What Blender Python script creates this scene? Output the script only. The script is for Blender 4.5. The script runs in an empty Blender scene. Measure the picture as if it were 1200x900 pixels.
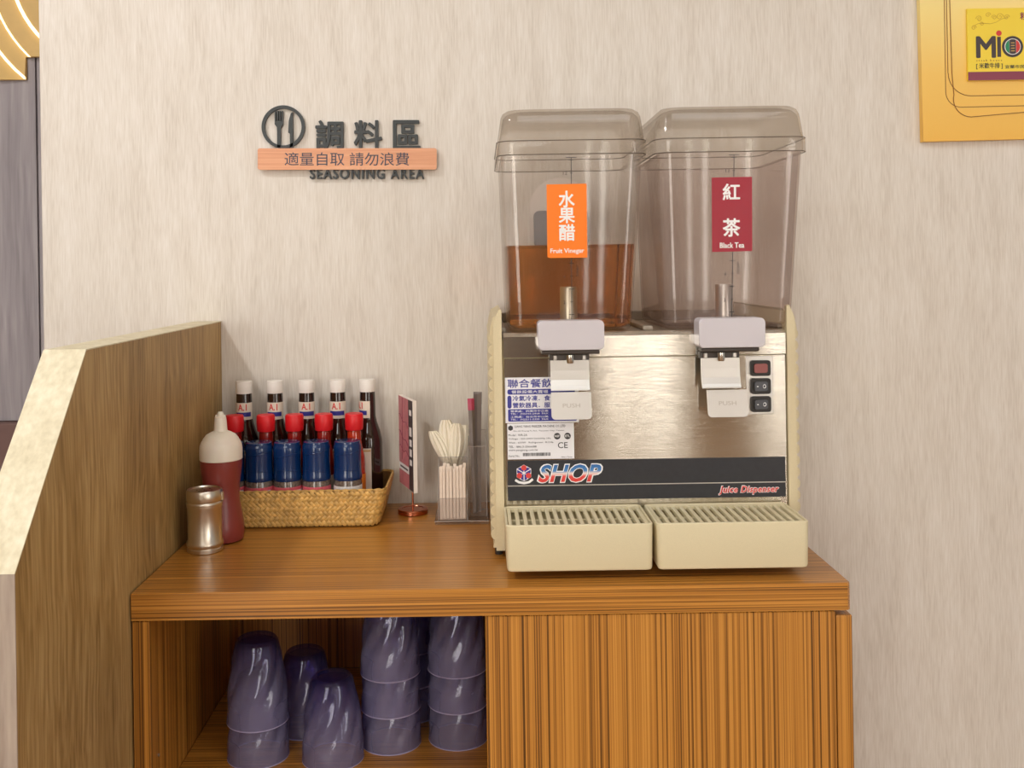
import bpy, bmesh, math, random
from mathutils import Vector, Matrix
random.seed(7)
S = bpy.context.scene
COL = S.collection

# ------------------------------------------------------------------ camera
cam_d = bpy.data.cameras.new('camera'); cam = bpy.data.objects.new('camera', cam_d); COL.objects.link(cam)
cam.location = (0, -1.811, 1.347)
cam_d.sensor_fit = 'HORIZONTAL'; cam_d.sensor_width = 36.0; cam_d.lens = 36.0 * 1150 / 1200
ROLL = math.radians(0.89)
cam.matrix_world = Matrix.Translation(cam.location) @ Matrix.Rotation(math.pi / 2, 4, 'X') @ Matrix.Rotation(-ROLL, 4, 'Z')
# the lens axis meets the picture left of and above its middle (cropped frame)
cam_d.shift_x = 37.0 / 1200
cam_d.shift_y = -137.0 / 1200
cam_d.clip_start = 0.05
S.camera = cam

# ------------------------------------------------------------------ world, lights, exposure
w = bpy.data.worlds.new('world'); S.world = w; w.use_nodes = True
w.node_tree.nodes['Background'].inputs[0].default_value = (0.96, 0.98, 1.0, 1)
w.node_tree.nodes['Background'].inputs[1].default_value = 0.45

def area(name, loc, target, size, power, color, size_y=None, shape='RECTANGLE', spread=math.pi):
    d = bpy.data.lights.new(name, 'AREA'); d.energy = power; d.color = color; d.shape = shape
    d.size = size; d.size_y = size_y or size; d.spread = spread
    o = bpy.data.objects.new(name, d); COL.objects.link(o)
    o.location = loc
    o.rotation_euler = (Vector(target) - Vector(loc)).to_track_quat('-Z', 'Y').to_euler()
    return o
area('ceiling_lamp', (-1.28, -1.10, 2.68), (-0.9, -0.7, 0), 0.14, 18, (0.98, 0.985, 1.0), shape='DISK')
area('ceiling_fill_lamp', (0.55, -1.75, 2.68), (0.55, -1.5, 0), 1.3, 14, (0.91, 0.97, 1.0), 0.8)
area('ceiling_fill_lamp', (-0.6, -3.3, 2.68), (-0.4, -2.6, 0), 1.6, 25, (0.91, 0.97, 1.0), 0.9)  # added fill light, behind the camera
area('ceiling_fill_lamp', (0.9, -4.0, 2.68), (0.9, -4.6, 1.2), 1.6, 16, (1.0, 0.96, 0.9), 0.5)  # added to brighten the far wall that the steel reflects
area('violet_tube_lamp', (1.75, -2.6, 1.5), (0.2, 0, 1.0), 0.03, 0.35, (0.35, 0.2, 1.0), 0.9)
S.view_settings.view_transform = 'Standard'; S.view_settings.look = 'None'
S.view_settings.exposure = -0.16; S.view_settings.gamma = 1.0
S.view_settings.use_curve_mapping = False
S.cycles.transparent_max_bounces = 40
S.cycles.max_bounces = 14
S.cycles.transmission_bounces = 12

# ------------------------------------------------------------------ materials
MATS = {}
def new_mat(name):
    m = bpy.data.materials.new(name); m.use_nodes = True
    nt = m.node_tree; b = nt.nodes['Principled BSDF']
    MATS[name] = m
    return m, nt, b
def lin(c):
    return tuple(((x / 255) / 12.92 if x / 255 <= 0.04045 else ((x / 255 + 0.055) / 1.055) ** 2.4) for x in c) + (1,)
def plain(name, rgb, rough=0.5, metal=0.0, coat=0.0, bump=0.0, bscale=300, vary=0.0, spec=0.5, sss=0.0):
    m, nt, b = new_mat(name)
    b.inputs['Base Color'].default_value = lin(rgb); b.inputs['Roughness'].default_value = rough
    b.inputs['Metallic'].default_value = metal; b.inputs['Coat Weight'].default_value = coat
    b.inputs['Specular IOR Level'].default_value = spec
    if sss:
        b.inputs['Subsurface Weight'].default_value = sss; b.inputs['Subsurface Scale'].default_value = 0.01
    if bump or vary:
        tc = nt.nodes.new('ShaderNodeTexCoord'); no = nt.nodes.new('ShaderNodeTexNoise')
        no.inputs['Scale'].default_value = bscale; no.inputs['Detail'].default_value = 4
        nt.links.new(tc.outputs['Object'], no.inputs['Vector'])
        if bump:
            bp = nt.nodes.new('ShaderNodeBump'); bp.inputs['Strength'].default_value = bump; bp.inputs['Distance'].default_value = 0.001
            nt.links.new(no.outputs['Fac'], bp.inputs['Height']); nt.links.new(bp.outputs['Normal'], b.inputs['Normal'])
        if vary:
            r = nt.nodes.new('ShaderNodeValToRGB'); c = lin(rgb)
            r.color_ramp.elements[0].position = 0.3; r.color_ramp.elements[1].position = 0.7
            r.color_ramp.elements[0].color = tuple(x * (1 - vary) for x in c[:3]) + (1,)
            r.color_ramp.elements[1].color = tuple(min(1, x * (1 + vary)) for x in c[:3]) + (1,)
            nt.links.new(no.outputs['Fac'], r.inputs[0]); nt.links.new(r.outputs[0], b.inputs['Base Color'])
    return m
def wood(name, stops, grain, along, rough=0.45, broad=None, fine=6.0, bump=0.15, coat=0.0, distort=0.0, warp=0.0):
    """stops: [(pos,rgb)]; grain: streak frequency across; along: axis of the grain"""
    m, nt, b = new_mat(name)
    tc = nt.nodes.new('ShaderNodeTexCoord')
    def noise(sc_across, sc_along, detail, dist=0.0):
        mp = nt.nodes.new('ShaderNodeMapping'); s = [sc_across] * 3; s['xyz'.index(along)] = sc_along
        mp.inputs['Scale'].default_value = s
        nt.links.new(vec, mp.inputs['Vector'])
        n = nt.nodes.new('ShaderNodeTexNoise'); n.inputs['Scale'].default_value = 1.0
        n.inputs['Detail'].default_value = detail; n.inputs['Distortion'].default_value = dist
        nt.links.new(mp.outputs[0], n.inputs['Vector']); return n.outputs['Fac']
    vec = tc.outputs['Object']
    if warp:
        n0 = nt.nodes.new('ShaderNodeTexNoise'); n0.inputs['Scale'].default_value = 3.5; n0.inputs['Detail'].default_value = 2
        nt.links.new(tc.outputs['Object'], n0.inputs['Vector'])
        vm = nt.nodes.new('ShaderNodeVectorMath'); vm.operation = 'SCALE'; vm.inputs['Scale'].default_value = warp
        nt.links.new(n0.outputs['Color'], vm.inputs[0])
        va = nt.nodes.new('ShaderNodeVectorMath'); va.operation = 'ADD'
        nt.links.new(tc.outputs['Object'], va.inputs[0]); nt.links.new(vm.outputs[0], va.inputs[1]); vec = va.outputs[0]
    f1 = noise(grain, fine, 5, distort); f2 = noise(broad or grain / 9, fine / 5, 3, distort)
    mx = nt.nodes.new('ShaderNodeMix'); mx.data_type = 'FLOAT'; mx.inputs[0].default_value = 0.42
    nt.links.new(f1, mx.inputs[2]); nt.links.new(f2, mx.inputs[3])
    r = nt.nodes.new('ShaderNodeValToRGB'); el = r.color_ramp.elements
    el[0].position = stops[0][0]; el[0].color = lin(stops[0][1]); el[1].position = stops[-1][0]; el[1].color = lin(stops[-1][1])
    for p, c in stops[1:-1]:
        e = el.new(p); e.color = lin(c)
    nt.links.new(mx.outputs[0], r.inputs[0]); nt.links.new(r.outputs[0], b.inputs['Base Color'])
    b.inputs['Roughness'].default_value = rough; b.inputs['Coat Weight'].default_value = coat; b.inputs['Coat Roughness'].default_value = 0.25
    if bump:
        bp = nt.nodes.new('ShaderNodeBump'); bp.inputs['Strength'].default_value = bump; bp.inputs['Distance'].default_value = 0.001
        nt.links.new(f1, bp.inputs['Height']); nt.links.new(bp.outputs[0], b.inputs['Normal'])
    return m
def sheen(nt, base, edge, power=3.5):
    """Fresnel-like weight, the same on both faces of a thin wall"""
    lw = nt.nodes.new('ShaderNodeLayerWeight'); lw.inputs['Blend'].default_value = 0.5
    p = nt.nodes.new('ShaderNodeMath'); p.operation = 'POWER'; p.inputs[1].default_value = power
    a = nt.nodes.new('ShaderNodeMath'); a.operation = 'MULTIPLY_ADD'; a.inputs[1].default_value = edge; a.inputs[2].default_value = base
    nt.links.new(lw.outputs['Facing'], p.inputs[0]); nt.links.new(p.outputs[0], a.inputs[0]); return a.outputs[0]
def path_tint(nt, socket, face_on, edge_on, power=2.5):
    """seen at a slant, more plastic lies in the line of sight: a deeper tint"""
    lw = nt.nodes.new('ShaderNodeLayerWeight'); lw.inputs['Blend'].default_value = 0.5
    p = nt.nodes.new('ShaderNodeMath'); p.operation = 'POWER'; p.inputs[1].default_value = power
    mx = nt.nodes.new('ShaderNodeMix'); mx.data_type = 'RGBA'
    mx.inputs[6].default_value = tuple(face_on[:3]) + (1,); mx.inputs[7].default_value = tuple(edge_on[:3]) + (1,)
    nt.links.new(lw.outputs['Facing'], p.inputs[0]); nt.links.new(p.outputs[0], mx.inputs[0]); nt.links.new(mx.outputs[2], socket)
    return mx
def thin_clear(name, tint, haze=0.05, haze_col=(200, 190, 185), rough=0.06, ior=1.45):
    """clear sheet plastic: light passes straight on, tinted, with Fresnel reflection and a little surface haze"""
    m, nt, b = new_mat(name); nt.nodes.remove(b); out = nt.nodes['Material Output']
    t = nt.nodes.new('ShaderNodeBsdfTransparent')
    path_tint(nt, t.inputs[0], tint, tuple(c ** 4.5 for c in tint))
    d = nt.nodes.new('ShaderNodeBsdfDiffuse'); d.inputs[0].default_value = lin(haze_col)
    g = nt.nodes.new('ShaderNodeBsdfGlossy'); g.inputs['Roughness'].default_value = rough
    f = sheen(nt, 0.03, 0.38)
    m1 = nt.nodes.new('ShaderNodeMixShader'); m1.inputs[0].default_value = haze
    m2 = nt.nodes.new('ShaderNodeMixShader')
    nt.links.new(t.outputs[0], m1.inputs[1]); nt.links.new(d.outputs[0], m1.inputs[2])
    nt.links.new(f, m2.inputs[0]); nt.links.new(m1.outputs[0], m2.inputs[1]); nt.links.new(g.outputs[0], m2.inputs[2])
    nt.links.new(m2.outputs[0], out.inputs[0]); return m

wall_m = wood('pale_laminate', [(0.30, (205, 194, 180)), (0.5, (221, 212, 200)), (0.70, (232, 225, 216))], 420, 'z', 0.55, broad=30, fine=26, bump=0.06, warp=0.012)
grey_m = wood('grey_oak', [(0.3, (132, 125, 128)), (0.5, (160, 152, 155)), (0.7, (184, 176, 178))], 90, 'z', 0.6, broad=14, fine=3, warp=0.03)
mauve_m = plain('mauve_brown_paint', (118, 88, 82), 0.6, vary=0.06, bscale=20)
oak_m = wood('brown_oak', [(0.34, (122, 92, 48)), (0.5, (166, 132, 78)), (0.66, (194, 162, 108))], 190, 'z', 0.5, broad=8, fine=7, warp=0.05)
edge_m = wood('pale_edge_band', [(0.3, (194, 180, 146)), (0.5, (214, 202, 170)), (0.7, (230, 220, 192))], 130, 'z', 0.55, broad=20, fine=14)
ZEB = [(0.385, (90, 54, 16)), (0.445, (142, 90, 30)), (0.505, (184, 122, 46)), (0.58, (200, 138, 58)), (0.70, (212, 152, 72))]
zeb_x = wood('zebrano_grain_across', ZEB, 620, 'x', 0.32, broad=230, fine=1.4, bump=0.05, coat=0.25)
zeb_z = wood('zebrano_grain_upright', ZEB, 620, 'z', 0.36, broad=230, fine=0.9, bump=0.05, coat=0.15)
taupe_m = wood('taupe_edge_band', [(0.3, (150, 132, 118)), (0.5, (172, 155, 140)), (0.7, (190, 174, 158))], 130, 'z', 0.55, broad=20, fine=14)
floor_m = plain('floor_tile', (146, 108, 70), 0.5, vary=0.1, bscale=6)
ceil_m = plain('ceiling_paint', (225, 218, 208), 0.8, vary=0.02, bscale=8)
far_m = plain('far_wall_paint', (172, 152, 130), 0.8, vary=0.05, bscale=4)
dark_m = plain('dark_brown_panel', (66, 48, 38), 0.6, vary=0.1, bscale=10)
gold_m = plain('gold_lacquer', (216, 176, 96), 0.45, vary=0.03, bscale=40)
black_m = plain('black_acrylic', (46, 50, 50), 0.45, vary=0.05, bscale=80)
salmon_m = wood('salmon_wood_veneer', [(0.3, (214, 146, 108)), (0.5, (228, 164, 124)), (0.7, (238, 180, 142))], 260, 'x', 0.5, broad=40, fine=8, bump=0.05)
print_m = plain('slate_print', (72, 72, 86), 0.6)
beige_m = plain('beige_plastic', (222, 210, 174), 0.42, bump=0.05, bscale=900, vary=0.03)
beige2_m = plain('aged_beige_plastic', (212, 197, 160), 0.5, bump=0.08, bscale=700, vary=0.05)
deck_m = plain('grey_brown_moulding', (150, 138, 122), 0.4, vary=0.05, bscale=60)
dark_grey_m = plain('dark_grey_plastic', (70, 62, 56), 0.5, vary=0.05, bscale=100)
silver_plastic_m = plain('silver_paint', (218, 214, 220), 0.38, metal=0.25, bump=0.12, bscale=1500)
bezel_m = plain('black_rubber', (40, 36, 32), 0.5, vary=0.1, bscale=200)
red_sw_m = plain('red_rocker', (140, 66, 58), 0.35)
blk_sw_m = plain('black_rocker', (62, 62, 66), 0.35)
strip_m = plain('black_film', (44, 44, 48), 0.35, vary=0.08, bscale=120)
white_ink = plain('white_ink', (240, 238, 236), 0.5)
paper_m = plain('white_sticker', (232, 230, 232), 0.45)
blue_ink = plain('blue_ink', (52, 52, 140), 0.5)
black_ink = plain('black_ink', (56, 54, 56), 0.6)
red_ink = plain('red_ink', (214, 62, 56), 0.5)
orange_m = plain('orange_sticker', (250, 126, 12), 0.4)
crimson_m = plain('crimson_sticker', (158, 34, 52), 0.25, bump=0.25, bscale=160)
chrome_m = plain('polished_steel', (208, 202, 192), 0.16, metal=1.0)
copper_m = plain('copper', (206, 128, 96), 0.22, metal=1.0)
redcap_m = plain('red_cap_plastic', (218, 26, 34), 0.4)
whitecap_m = plain('white_cap_plastic', (238, 232, 224), 0.4)
a1glass_m = plain('dark_sauce_glass', (40, 20, 14), 0.08, coat=0.5)
hot_m = plain('red_sauce_glass', (138, 26, 18), 0.1, coat=0.6, vary=0.25, bscale=45)
hot2_m = plain('orange_red_sauce_glass', (178, 48, 20), 0.1, coat=0.6, vary=0.25, bscale=45)
cream_lab = plain('cream_label', (228, 214, 196), 0.6)
gold_ink = plain('gold_ink', (196, 158, 92), 0.5)
orange_lab = plain('orange_label', (226, 122, 34), 0.55)
bluecap_m = plain('blue_grinder_plastic', (8, 44, 92), 0.2, coat=0.3)
pepper_m = plain('peppercorn_glass', (108, 92, 82), 0.2, coat=0.6, vary=0.5, bscale=260)
pink_lab = plain('pink_label', (222, 96, 108), 0.5)
white_lab = plain('white_label', (232, 226, 222), 0.5)
ketchup_m = plain('translucent_red_plastic', (132, 54, 48), 0.33, sss=0.1, vary=0.08, bscale=30)
creamcap_m = plain('cream_white_plastic', (234, 224, 208), 0.35, sss=0.1)
straw_m = plain('straw_strand', (204, 160, 88), 0.45, vary=0.34, bscale=110)
straw_dark_m = plain('straw_backing', (120, 80, 34), 0.7, vary=0.2, bscale=200)
pulp_m = plain('white_paper_wrap', (238, 222, 206), 0.7, vary=0.06, bscale=60)
pulp_pink_m = plain('pink_print_wrap', (232, 200, 184), 0.7, vary=0.06, bscale=60)
spoon_m = plain('cream_paper', (246, 238, 220), 0.6, vary=0.04, bscale=50)
sachet_m = plain('grey_foil', (122, 112, 108), 0.35, metal=0.3)
sachet_pink = plain('pink_foil', (186, 62, 94), 0.35)
card_m = plain('white_foamboard', (236, 226, 216), 0.7)
cardpink_m = plain('pink_photo_print', (196, 116, 122), 0.4, vary=0.14, bscale=70)
carddark_m = plain('charcoal_print', (66, 56, 58), 0.45)
maroon_m = plain('maroon_print', (140, 62, 82), 0.5)
yellow_m = plain('yellow_print', (246, 216, 66), 0.5)
ochre_ink = plain('ochre_ink', (206, 168, 60), 0.5)
brown_ink = plain('brown_ink', (140, 84, 30), 0.5)
green_ink = plain('green_ink', (40, 140, 96), 0.5)
screw_m = plain('screw_zinc', (190, 186, 178), 0.35, metal=1.0)
cup_lip_m = plain('frosted_lip_highlight', (172, 160, 186), 0.4)  # pale frosted mouth rim, its bright highlight put into the colour
tank_m = thin_clear('smoky_clear_plastic', (0.973, 0.964, 0.957), 0.025, (190, 178, 168))
tank2_m = thin_clear('smoky_clear_plastic_shaded', (0.945, 0.922, 0.91), 0.09, (176, 156, 148))  # deeper tint puts the shade behind the right tank into the plastic
rimline_m = thin_clear('smoky_moulded_bead', (0.62, 0.57, 0.53), 0.3, (120, 106, 98))
lid_m = thin_clear('smoky_clear_lid', (0.952, 0.94, 0.926), 0.06, (196, 184, 168))
acryl_edge_m = thin_clear('acrylic_edge_highlight', (0.85, 0.83, 0.82), 0.45, (226, 216, 208), 0.15)  # pale tone stands in for light caught on the acrylic edges
acryl_m = thin_clear('clear_acrylic', (0.955, 0.95, 0.95), 0.045, (225, 215, 205))
led_m, nt_, b_ = new_mat('warm_led_strip')
b_.inputs['Emission Color'].default_value = (1, 0.86, 0.55, 1); b_.inputs['Emission Strength'].default_value = 1.5
glow_m, nt_, b_ = new_mat('added_reflection_glow')  # glow of the added panels behind the camera
b_.inputs['Emission Color'].default_value = (1, 0.96, 0.88, 1); b_.inputs['Emission Strength'].default_value = 7.5

# brushed stainless: fine lines across, reflections drawn out upright
steel_m, nt, b = new_mat('brushed_stainless')
b.inputs['Base Color'].default_value = lin((222, 216, 204)); b.inputs['Metallic'].default_value = 1.0
b.inputs['Roughness'].default_value = 0.16; b.inputs['Anisotropic'].default_value = 1.0; b.inputs['Anisotropic Rotation'].default_value = 0.25
tg = nt.nodes.new('ShaderNodeTangent'); tg.direction_type = 'UV_MAP'; nt.links.new(tg.outputs[0], b.inputs['Tangent'])
tc = nt.nodes.new('ShaderNodeTexCoord'); mp = nt.nodes.new('ShaderNodeMapping'); mp.inputs['Scale'].default_value = (4, 4, 900)
no = nt.nodes.new('ShaderNodeTexNoise'); no.inputs['Scale'].default_value = 1; no.inputs['Detail'].default_value = 3
nt.links.new(tc.outputs['Object'], mp.inputs[0]); nt.links.new(mp.outputs[0], no.inputs['Vector'])
bp = nt.nodes.new('ShaderNodeBump'); bp.inputs['Strength'].default_value = 0.14; bp.inputs['Distance'].default_value = 0.0005
nt.links.new(no.outputs['Fac'], bp.inputs['Height']); nt.links.new(bp.outputs[0], b.inputs['Normal'])
shaker_m = plain('rubbed_steel', (216, 206, 190), 0.30, metal=1.0)
satin_m = plain('satin_steel', (214, 210, 204), 0.34, metal=1.0, bump=0.06, bscale=800)

# drink: real refracting liquid with amber absorption
liq_m, nt, b = new_mat('amber_vinegar_drink')
b.inputs['Base Color'].default_value = (1, 1, 1, 1); b.inputs['Transmission Weight'].default_value = 1.0
b.inputs['IOR'].default_value = 1.12; b.inputs['Roughness'].default_value = 0.08
va = nt.nodes.new('ShaderNodeVolumeAbsorption'); va.inputs[0].default_value = (0.86, 0.58, 0.02, 1); va.inputs[1].default_value = 13.5
nt.links.new(va.outputs[0], nt.nodes['Material Output'].inputs['Volume'])

# tumbler plastic: violet tinted, frosted towards the mouth
cup_m, nt, b = new_mat('violet_tumbler_plastic'); nt.nodes.remove(b); out = nt.nodes['Material Output']
t = nt.nodes.new('ShaderNodeBsdfTransparent'); t.inputs[0].default_value = (0.84, 0.81, 0.93, 1)
d = nt.nodes.new('ShaderNodeBsdfDiffuse'); d.inputs[0].default_value = lin((184, 178, 208))
tr = nt.nodes.new('ShaderNodeBsdfTranslucent'); tr.inputs[0].default_value = lin((184, 178, 208))
ms = nt.nodes.new('ShaderNodeMixShader'); ms.inputs[0].default_value = 0.5
nt.links.new(d.outputs[0], ms.inputs[1]); nt.links.new(tr.outputs[0], ms.inputs[2])
tc = nt.nodes.new('ShaderNodeTexCoord'); sx = nt.nodes.new('ShaderNodeSeparateXYZ'); nt.links.new(tc.outputs['Object'], sx.inputs[0])
mr = nt.nodes.new('ShaderNodeMapRange'); mr.inputs['From Min'].default_value = 0.125; mr.inputs['From Max'].default_value = 0.03
mr.inputs['To Min'].default_value = 0.04; mr.inputs['To Max'].default_value = 0.36; nt.links.new(sx.outputs['Z'], mr.inputs['Value'])
mt = nt.nodes.new('ShaderNodeMapRange'); mt.inputs['From Min'].default_value = 0.05; mt.inputs['From Max'].default_value = 0.127; nt.links.new(sx.outputs['Z'], mt.inputs['Value'])
tc2 = nt.nodes.new('ShaderNodeMix'); tc2.data_type = 'RGBA'; tc2.inputs[6].default_value = (0.86, 0.85, 0.95, 1); tc2.inputs[7].default_value = (0.60, 0.54, 0.88, 1)
nt.links.new(mt.outputs[0], tc2.inputs[0])
edge_t = path_tint(nt, t.inputs[0], (1, 1, 1), (0.34, 0.30, 0.58), 1.6); nt.links.new(tc2.outputs[2], edge_t.inputs[6])
m1 = nt.nodes.new('ShaderNodeMixShader'); nt.links.new(mr.outputs[0], m1.inputs[0]); nt.links.new(t.outputs[0], m1.inputs[1]); nt.links.new(ms.outputs[0], m1.inputs[2])
g = nt.nodes.new('ShaderNodeBsdfGlossy'); g.inputs['Roughness'].default_value = 0.12
f = sheen(nt, 0.035, 0.5)
m2 = nt.nodes.new('ShaderNodeMixShader'); nt.links.new(f, m2.inputs[0]); nt.links.new(m1.outputs[0], m2.inputs[1]); nt.links.new(g.outputs[0], m2.inputs[2])
nt.links.new(m2.outputs[0], out.inputs[0])

# two printed gradients (flat print): the SHOP lettering and the yellow board
def print_gradient(name, axis_socket, z0, z1, stops):
    m, nt, b = new_mat(name); b.inputs['Roughness'].default_value = 0.45
    tc = nt.nodes.new('ShaderNodeTexCoord'); sx = nt.nodes.new('ShaderNodeSeparateXYZ'); nt.links.new(tc.outputs['Object'], sx.inputs[0])
    mr = nt.nodes.new('ShaderNodeMapRange'); mr.inputs['From Min'].default_value = z0; mr.inputs['From Max'].default_value = z1
    nt.links.new(sx.outputs[axis_socket], mr.inputs['Value'])
    r = nt.nodes.new('ShaderNodeValToRGB'); el = r.color_ramp.elements
    el[0].position = stops[0][0]; el[0].color = lin(stops[0][1]); el[1].position = stops[-1][0]; el[1].color = lin(stops[-1][1])
    for p, c in stops[1:-1]:
        e = el.new(p); e.color = lin(c)
    nt.links.new(mr.outputs[0], r.inputs[0]); nt.links.new(r.outputs[0], b.inputs['Base Color']); return m
shop_m = print_gradient('blue_to_red_print', 'Z', 0.113, 0.142, [(0.0, (214, 48, 44)), (0.36, (222, 78, 70)), (0.5, (238, 214, 206)), (0.64, (74, 134, 190)), (1.0, (34, 92, 160))])
board_m = print_gradient('yellow_board_print', 'Z', 0.0, 0.36, [(0.0, (241, 186, 76)), (0.35, (246, 200, 100)), (0.7, (250, 224, 142)), (1.0, (246, 232, 172))])

# ------------------------------------------------------------------ object helpers
def world_loc(o):
    v = Vector((0, 0, 0))
    while o: v += o.location; o = o.parent
    return v
def link(name, me, mat, parent=None, loc=None):
    o = bpy.data.objects.new(name, me); COL.objects.link(o)
    if mat is not None and not me.materials: me.materials.append(mat)
    if parent: o.parent = parent
    if loc is not None: o.location = loc
    return o
def obj(name, bm, mat, parent=None, origin=None, smooth=False, angle=35):
    """bm is in world coordinates; the object's origin is its parent's base (or `origin`)"""
    base = world_loc(parent) if parent else Vector(origin or (0, 0, 0))
    bmesh.ops.remove_doubles(bm, verts=bm.verts, dist=1e-6)
    bmesh.ops.recalc_face_normals(bm, faces=bm.faces)
    uv = bm.loops.layers.uv.verify()
    for f_ in bm.faces:
        for l in f_.loops: l[uv].uv = (l.vert.co.x, l.vert.co.z)
    for v in bm.verts: v.co -= base
    me = bpy.data.meshes.new(name); bm.to_mesh(me); bm.free()
    if smooth:
        me.polygons.foreach_set('use_smooth', [True] * len(me.polygons)); me.set_sharp_from_angle(angle=math.radians(angle))
    return link(name, me, mat, parent, None if parent else base)
def thing(name, label, cat, loc, group=None):
    o = bpy.data.objects.new(name, None); COL.objects.link(o); o.location = loc; o.empty_display_size = 0.03
    return tag(o, label, cat, group)
def tag(o, label, cat, group=None):
    o['label'] = label; o['category'] = cat
    if group: o['group'] = group
    return o
def struct(o): o['kind'] = 'structure'; return o
def copy_tree(o, parent=None):
    c = o.copy(); COL.objects.link(c); c.parent = parent
    for k in ('label', 'group'):
        pass
    for ch in list(o.children): copy_tree(ch, c)
    return c
def box(bm, x0, x1, y0, y1, z0, z1, bev=0.0, seg=2):
    vs = [bm.verts.new((x, y, z)) for x in (x0, x1) for y in (y0, y1) for z in (z0, z1)]
    F = [(0, 1, 3, 2), (4, 6, 7, 5), (0, 4, 5, 1), (2, 3, 7, 6), (0, 2, 6, 4), (1, 5, 7, 3)]
    fs = [bm.faces.new([vs[i] for i in f]) for f in F]
    if bev:
        es = list({e for f in fs for e in f.edges})
        bmesh.ops.bevel(bm, geom=es, offset=bev, segments=seg, affect='EDGES', profile=0.5)
    return bm
def B(*a, **k): return box(bmesh.new(), *a, **k)
def prism(bm, pts, axis, a0, a1):
    """pts: outline in the two remaining axes, extruded along axis"""
    def co(p, a): return {'x': (a, p[0], p[1]), 'y': (p[0], a, p[1]), 'z': (p[0], p[1], a)}[axis]
    lo = [bm.verts.new(co(p, a0)) for p in pts]; hi = [bm.verts.new(co(p, a1)) for p in pts]
    n = len(pts)
    bm.faces.new(lo); bm.faces.new(hi[::-1])
    for i in range(n): bm.faces.new((lo[i], hi[i], hi[(i + 1) % n], lo[(i + 1) % n]))
    return bm
def rrect(w, h, r, n=5, cx=0, cy=0):
    pts = []
    for sx, sy, a0 in ((1, 1, 0), (-1, 1, 90), (-1, -1, 180), (1, -1, 270)):
        for k in range(n + 1):
            a = math.radians(a0 + 90 * k / n)
            pts.append((cx + sx * (w / 2 - r) + r * math.cos(a), cy + sy * (h / 2 - r) + r * math.sin(a)))
    return pts
def loft(bm, secs, cap0=True, cap1=True):
    """secs: [(z, [(x,y)...])]"""
    rings = [[bm.verts.new((x, y, z)) for x, y in pts] for z, pts in secs]
    n = len(rings[0])
    for a, b_ in zip(rings, rings[1:]):
        for i in range(n): bm.faces.new((a[i], a[(i + 1) % n], b_[(i + 1) % n], b_[i]))
    if cap0: bm.faces.new(rings[0][::-1])
    if cap1: bm.faces.new(rings[-1])
    return bm
def lathe(bm, prof, cx, cy, n=32, cap0=True, cap1=True):
    secs = [(z, [(cx + max(r, 1e-4) * math.cos(2 * math.pi * k / n), cy + max(r, 1e-4) * math.sin(2 * math.pi * k / n)) for k in range(n)]) for r, z in prof]
    return loft(bm, secs, cap0, cap1)
def L(prof, cx, cy, n=32, **k): return lathe(bmesh.new(), prof, cx, cy, n, **k)
def patch(cx, cy, r, z0, z1, a0, a1, n=14, t=0.0004):
    """label wrapped on a cylinder; angles measured from the camera side (-y), positive to the right"""
    bm = bmesh.new(); rows = []
    for k in range(n + 1):
        a = math.radians(a0 + (a1 - a0) * k / n); s, c = math.sin(a), -math.cos(a)
        rows.append([bm.verts.new((cx + rr * s, cy + rr * c, z)) for rr, z in ((r, z0), (r, z1), (r + t, z1), (r + t, z0))])
    for p, q in zip(rows, rows[1:]):
        for i in range(4): bm.faces.new((p[i], p[(i + 1) % 4], q[(i + 1) % 4], q[i]))
    bm.faces.new(rows[0][::-1]); bm.faces.new(rows[-1]); return bm
def tube(bm, pts, r, n=8, closed=False):
    P = [Vector(p) for p in pts]; rings = []; m = len(P)
    for i, p in enumerate(P):
        d = ((P[(i + 1) % m] - P[i - 1]) if closed else (P[min(i + 1, m - 1)] - P[max(i - 1, 0)])).normalized()
        u = d.cross(Vector((0, 1, 0)) if abs(d.y) < 0.9 else Vector((1, 0, 0))).normalized(); v = d.cross(u)
        rr = r[i] if isinstance(r, (list, tuple)) else r
        rings.append([bm.verts.new(p + rr * (math.cos(2 * math.pi * k / n) * u + math.sin(2 * math.pi * k / n) * v)) for k in range(n)])
    for i in range(m if closed else m - 1):
        a, b_ = rings[i], rings[(i + 1) % m]
        for k in range(n): bm.faces.new((a[k], a[(k + 1) % n], b_[(k + 1) % n], b_[k]))
    if not closed: bm.faces.new(rings[0][::-1]); bm.faces.new(rings[-1])
    return bm
def ribbon(bm, pts, w, y, t=0.0004):
    """printed line: flat strip in a plane facing -y"""
    P = [Vector((p[0], 0, p[1])) for p in pts]; rows = []
    for i, p in enumerate(P):
        d = (P[min(i + 1, len(P) - 1)] - P[max(i - 1, 0)]).normalized(); nrm = Vector((-d.z, 0, d.x)) * w / 2
        rows.append([bm.verts.new((q.x, yy, q.z)) for q, yy in ((p - nrm, y), (p + nrm, y), (p + nrm, y - t), (p - nrm, y - t))])
    for p, q in zip(rows, rows[1:]):
        for i in range(4): bm.faces.new((p[i], p[(i + 1) % 4], q[(i + 1) % 4], q[i]))
    bm.faces.new(rows[0][::-1]); bm.faces.new(rows[-1]); return bm

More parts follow.
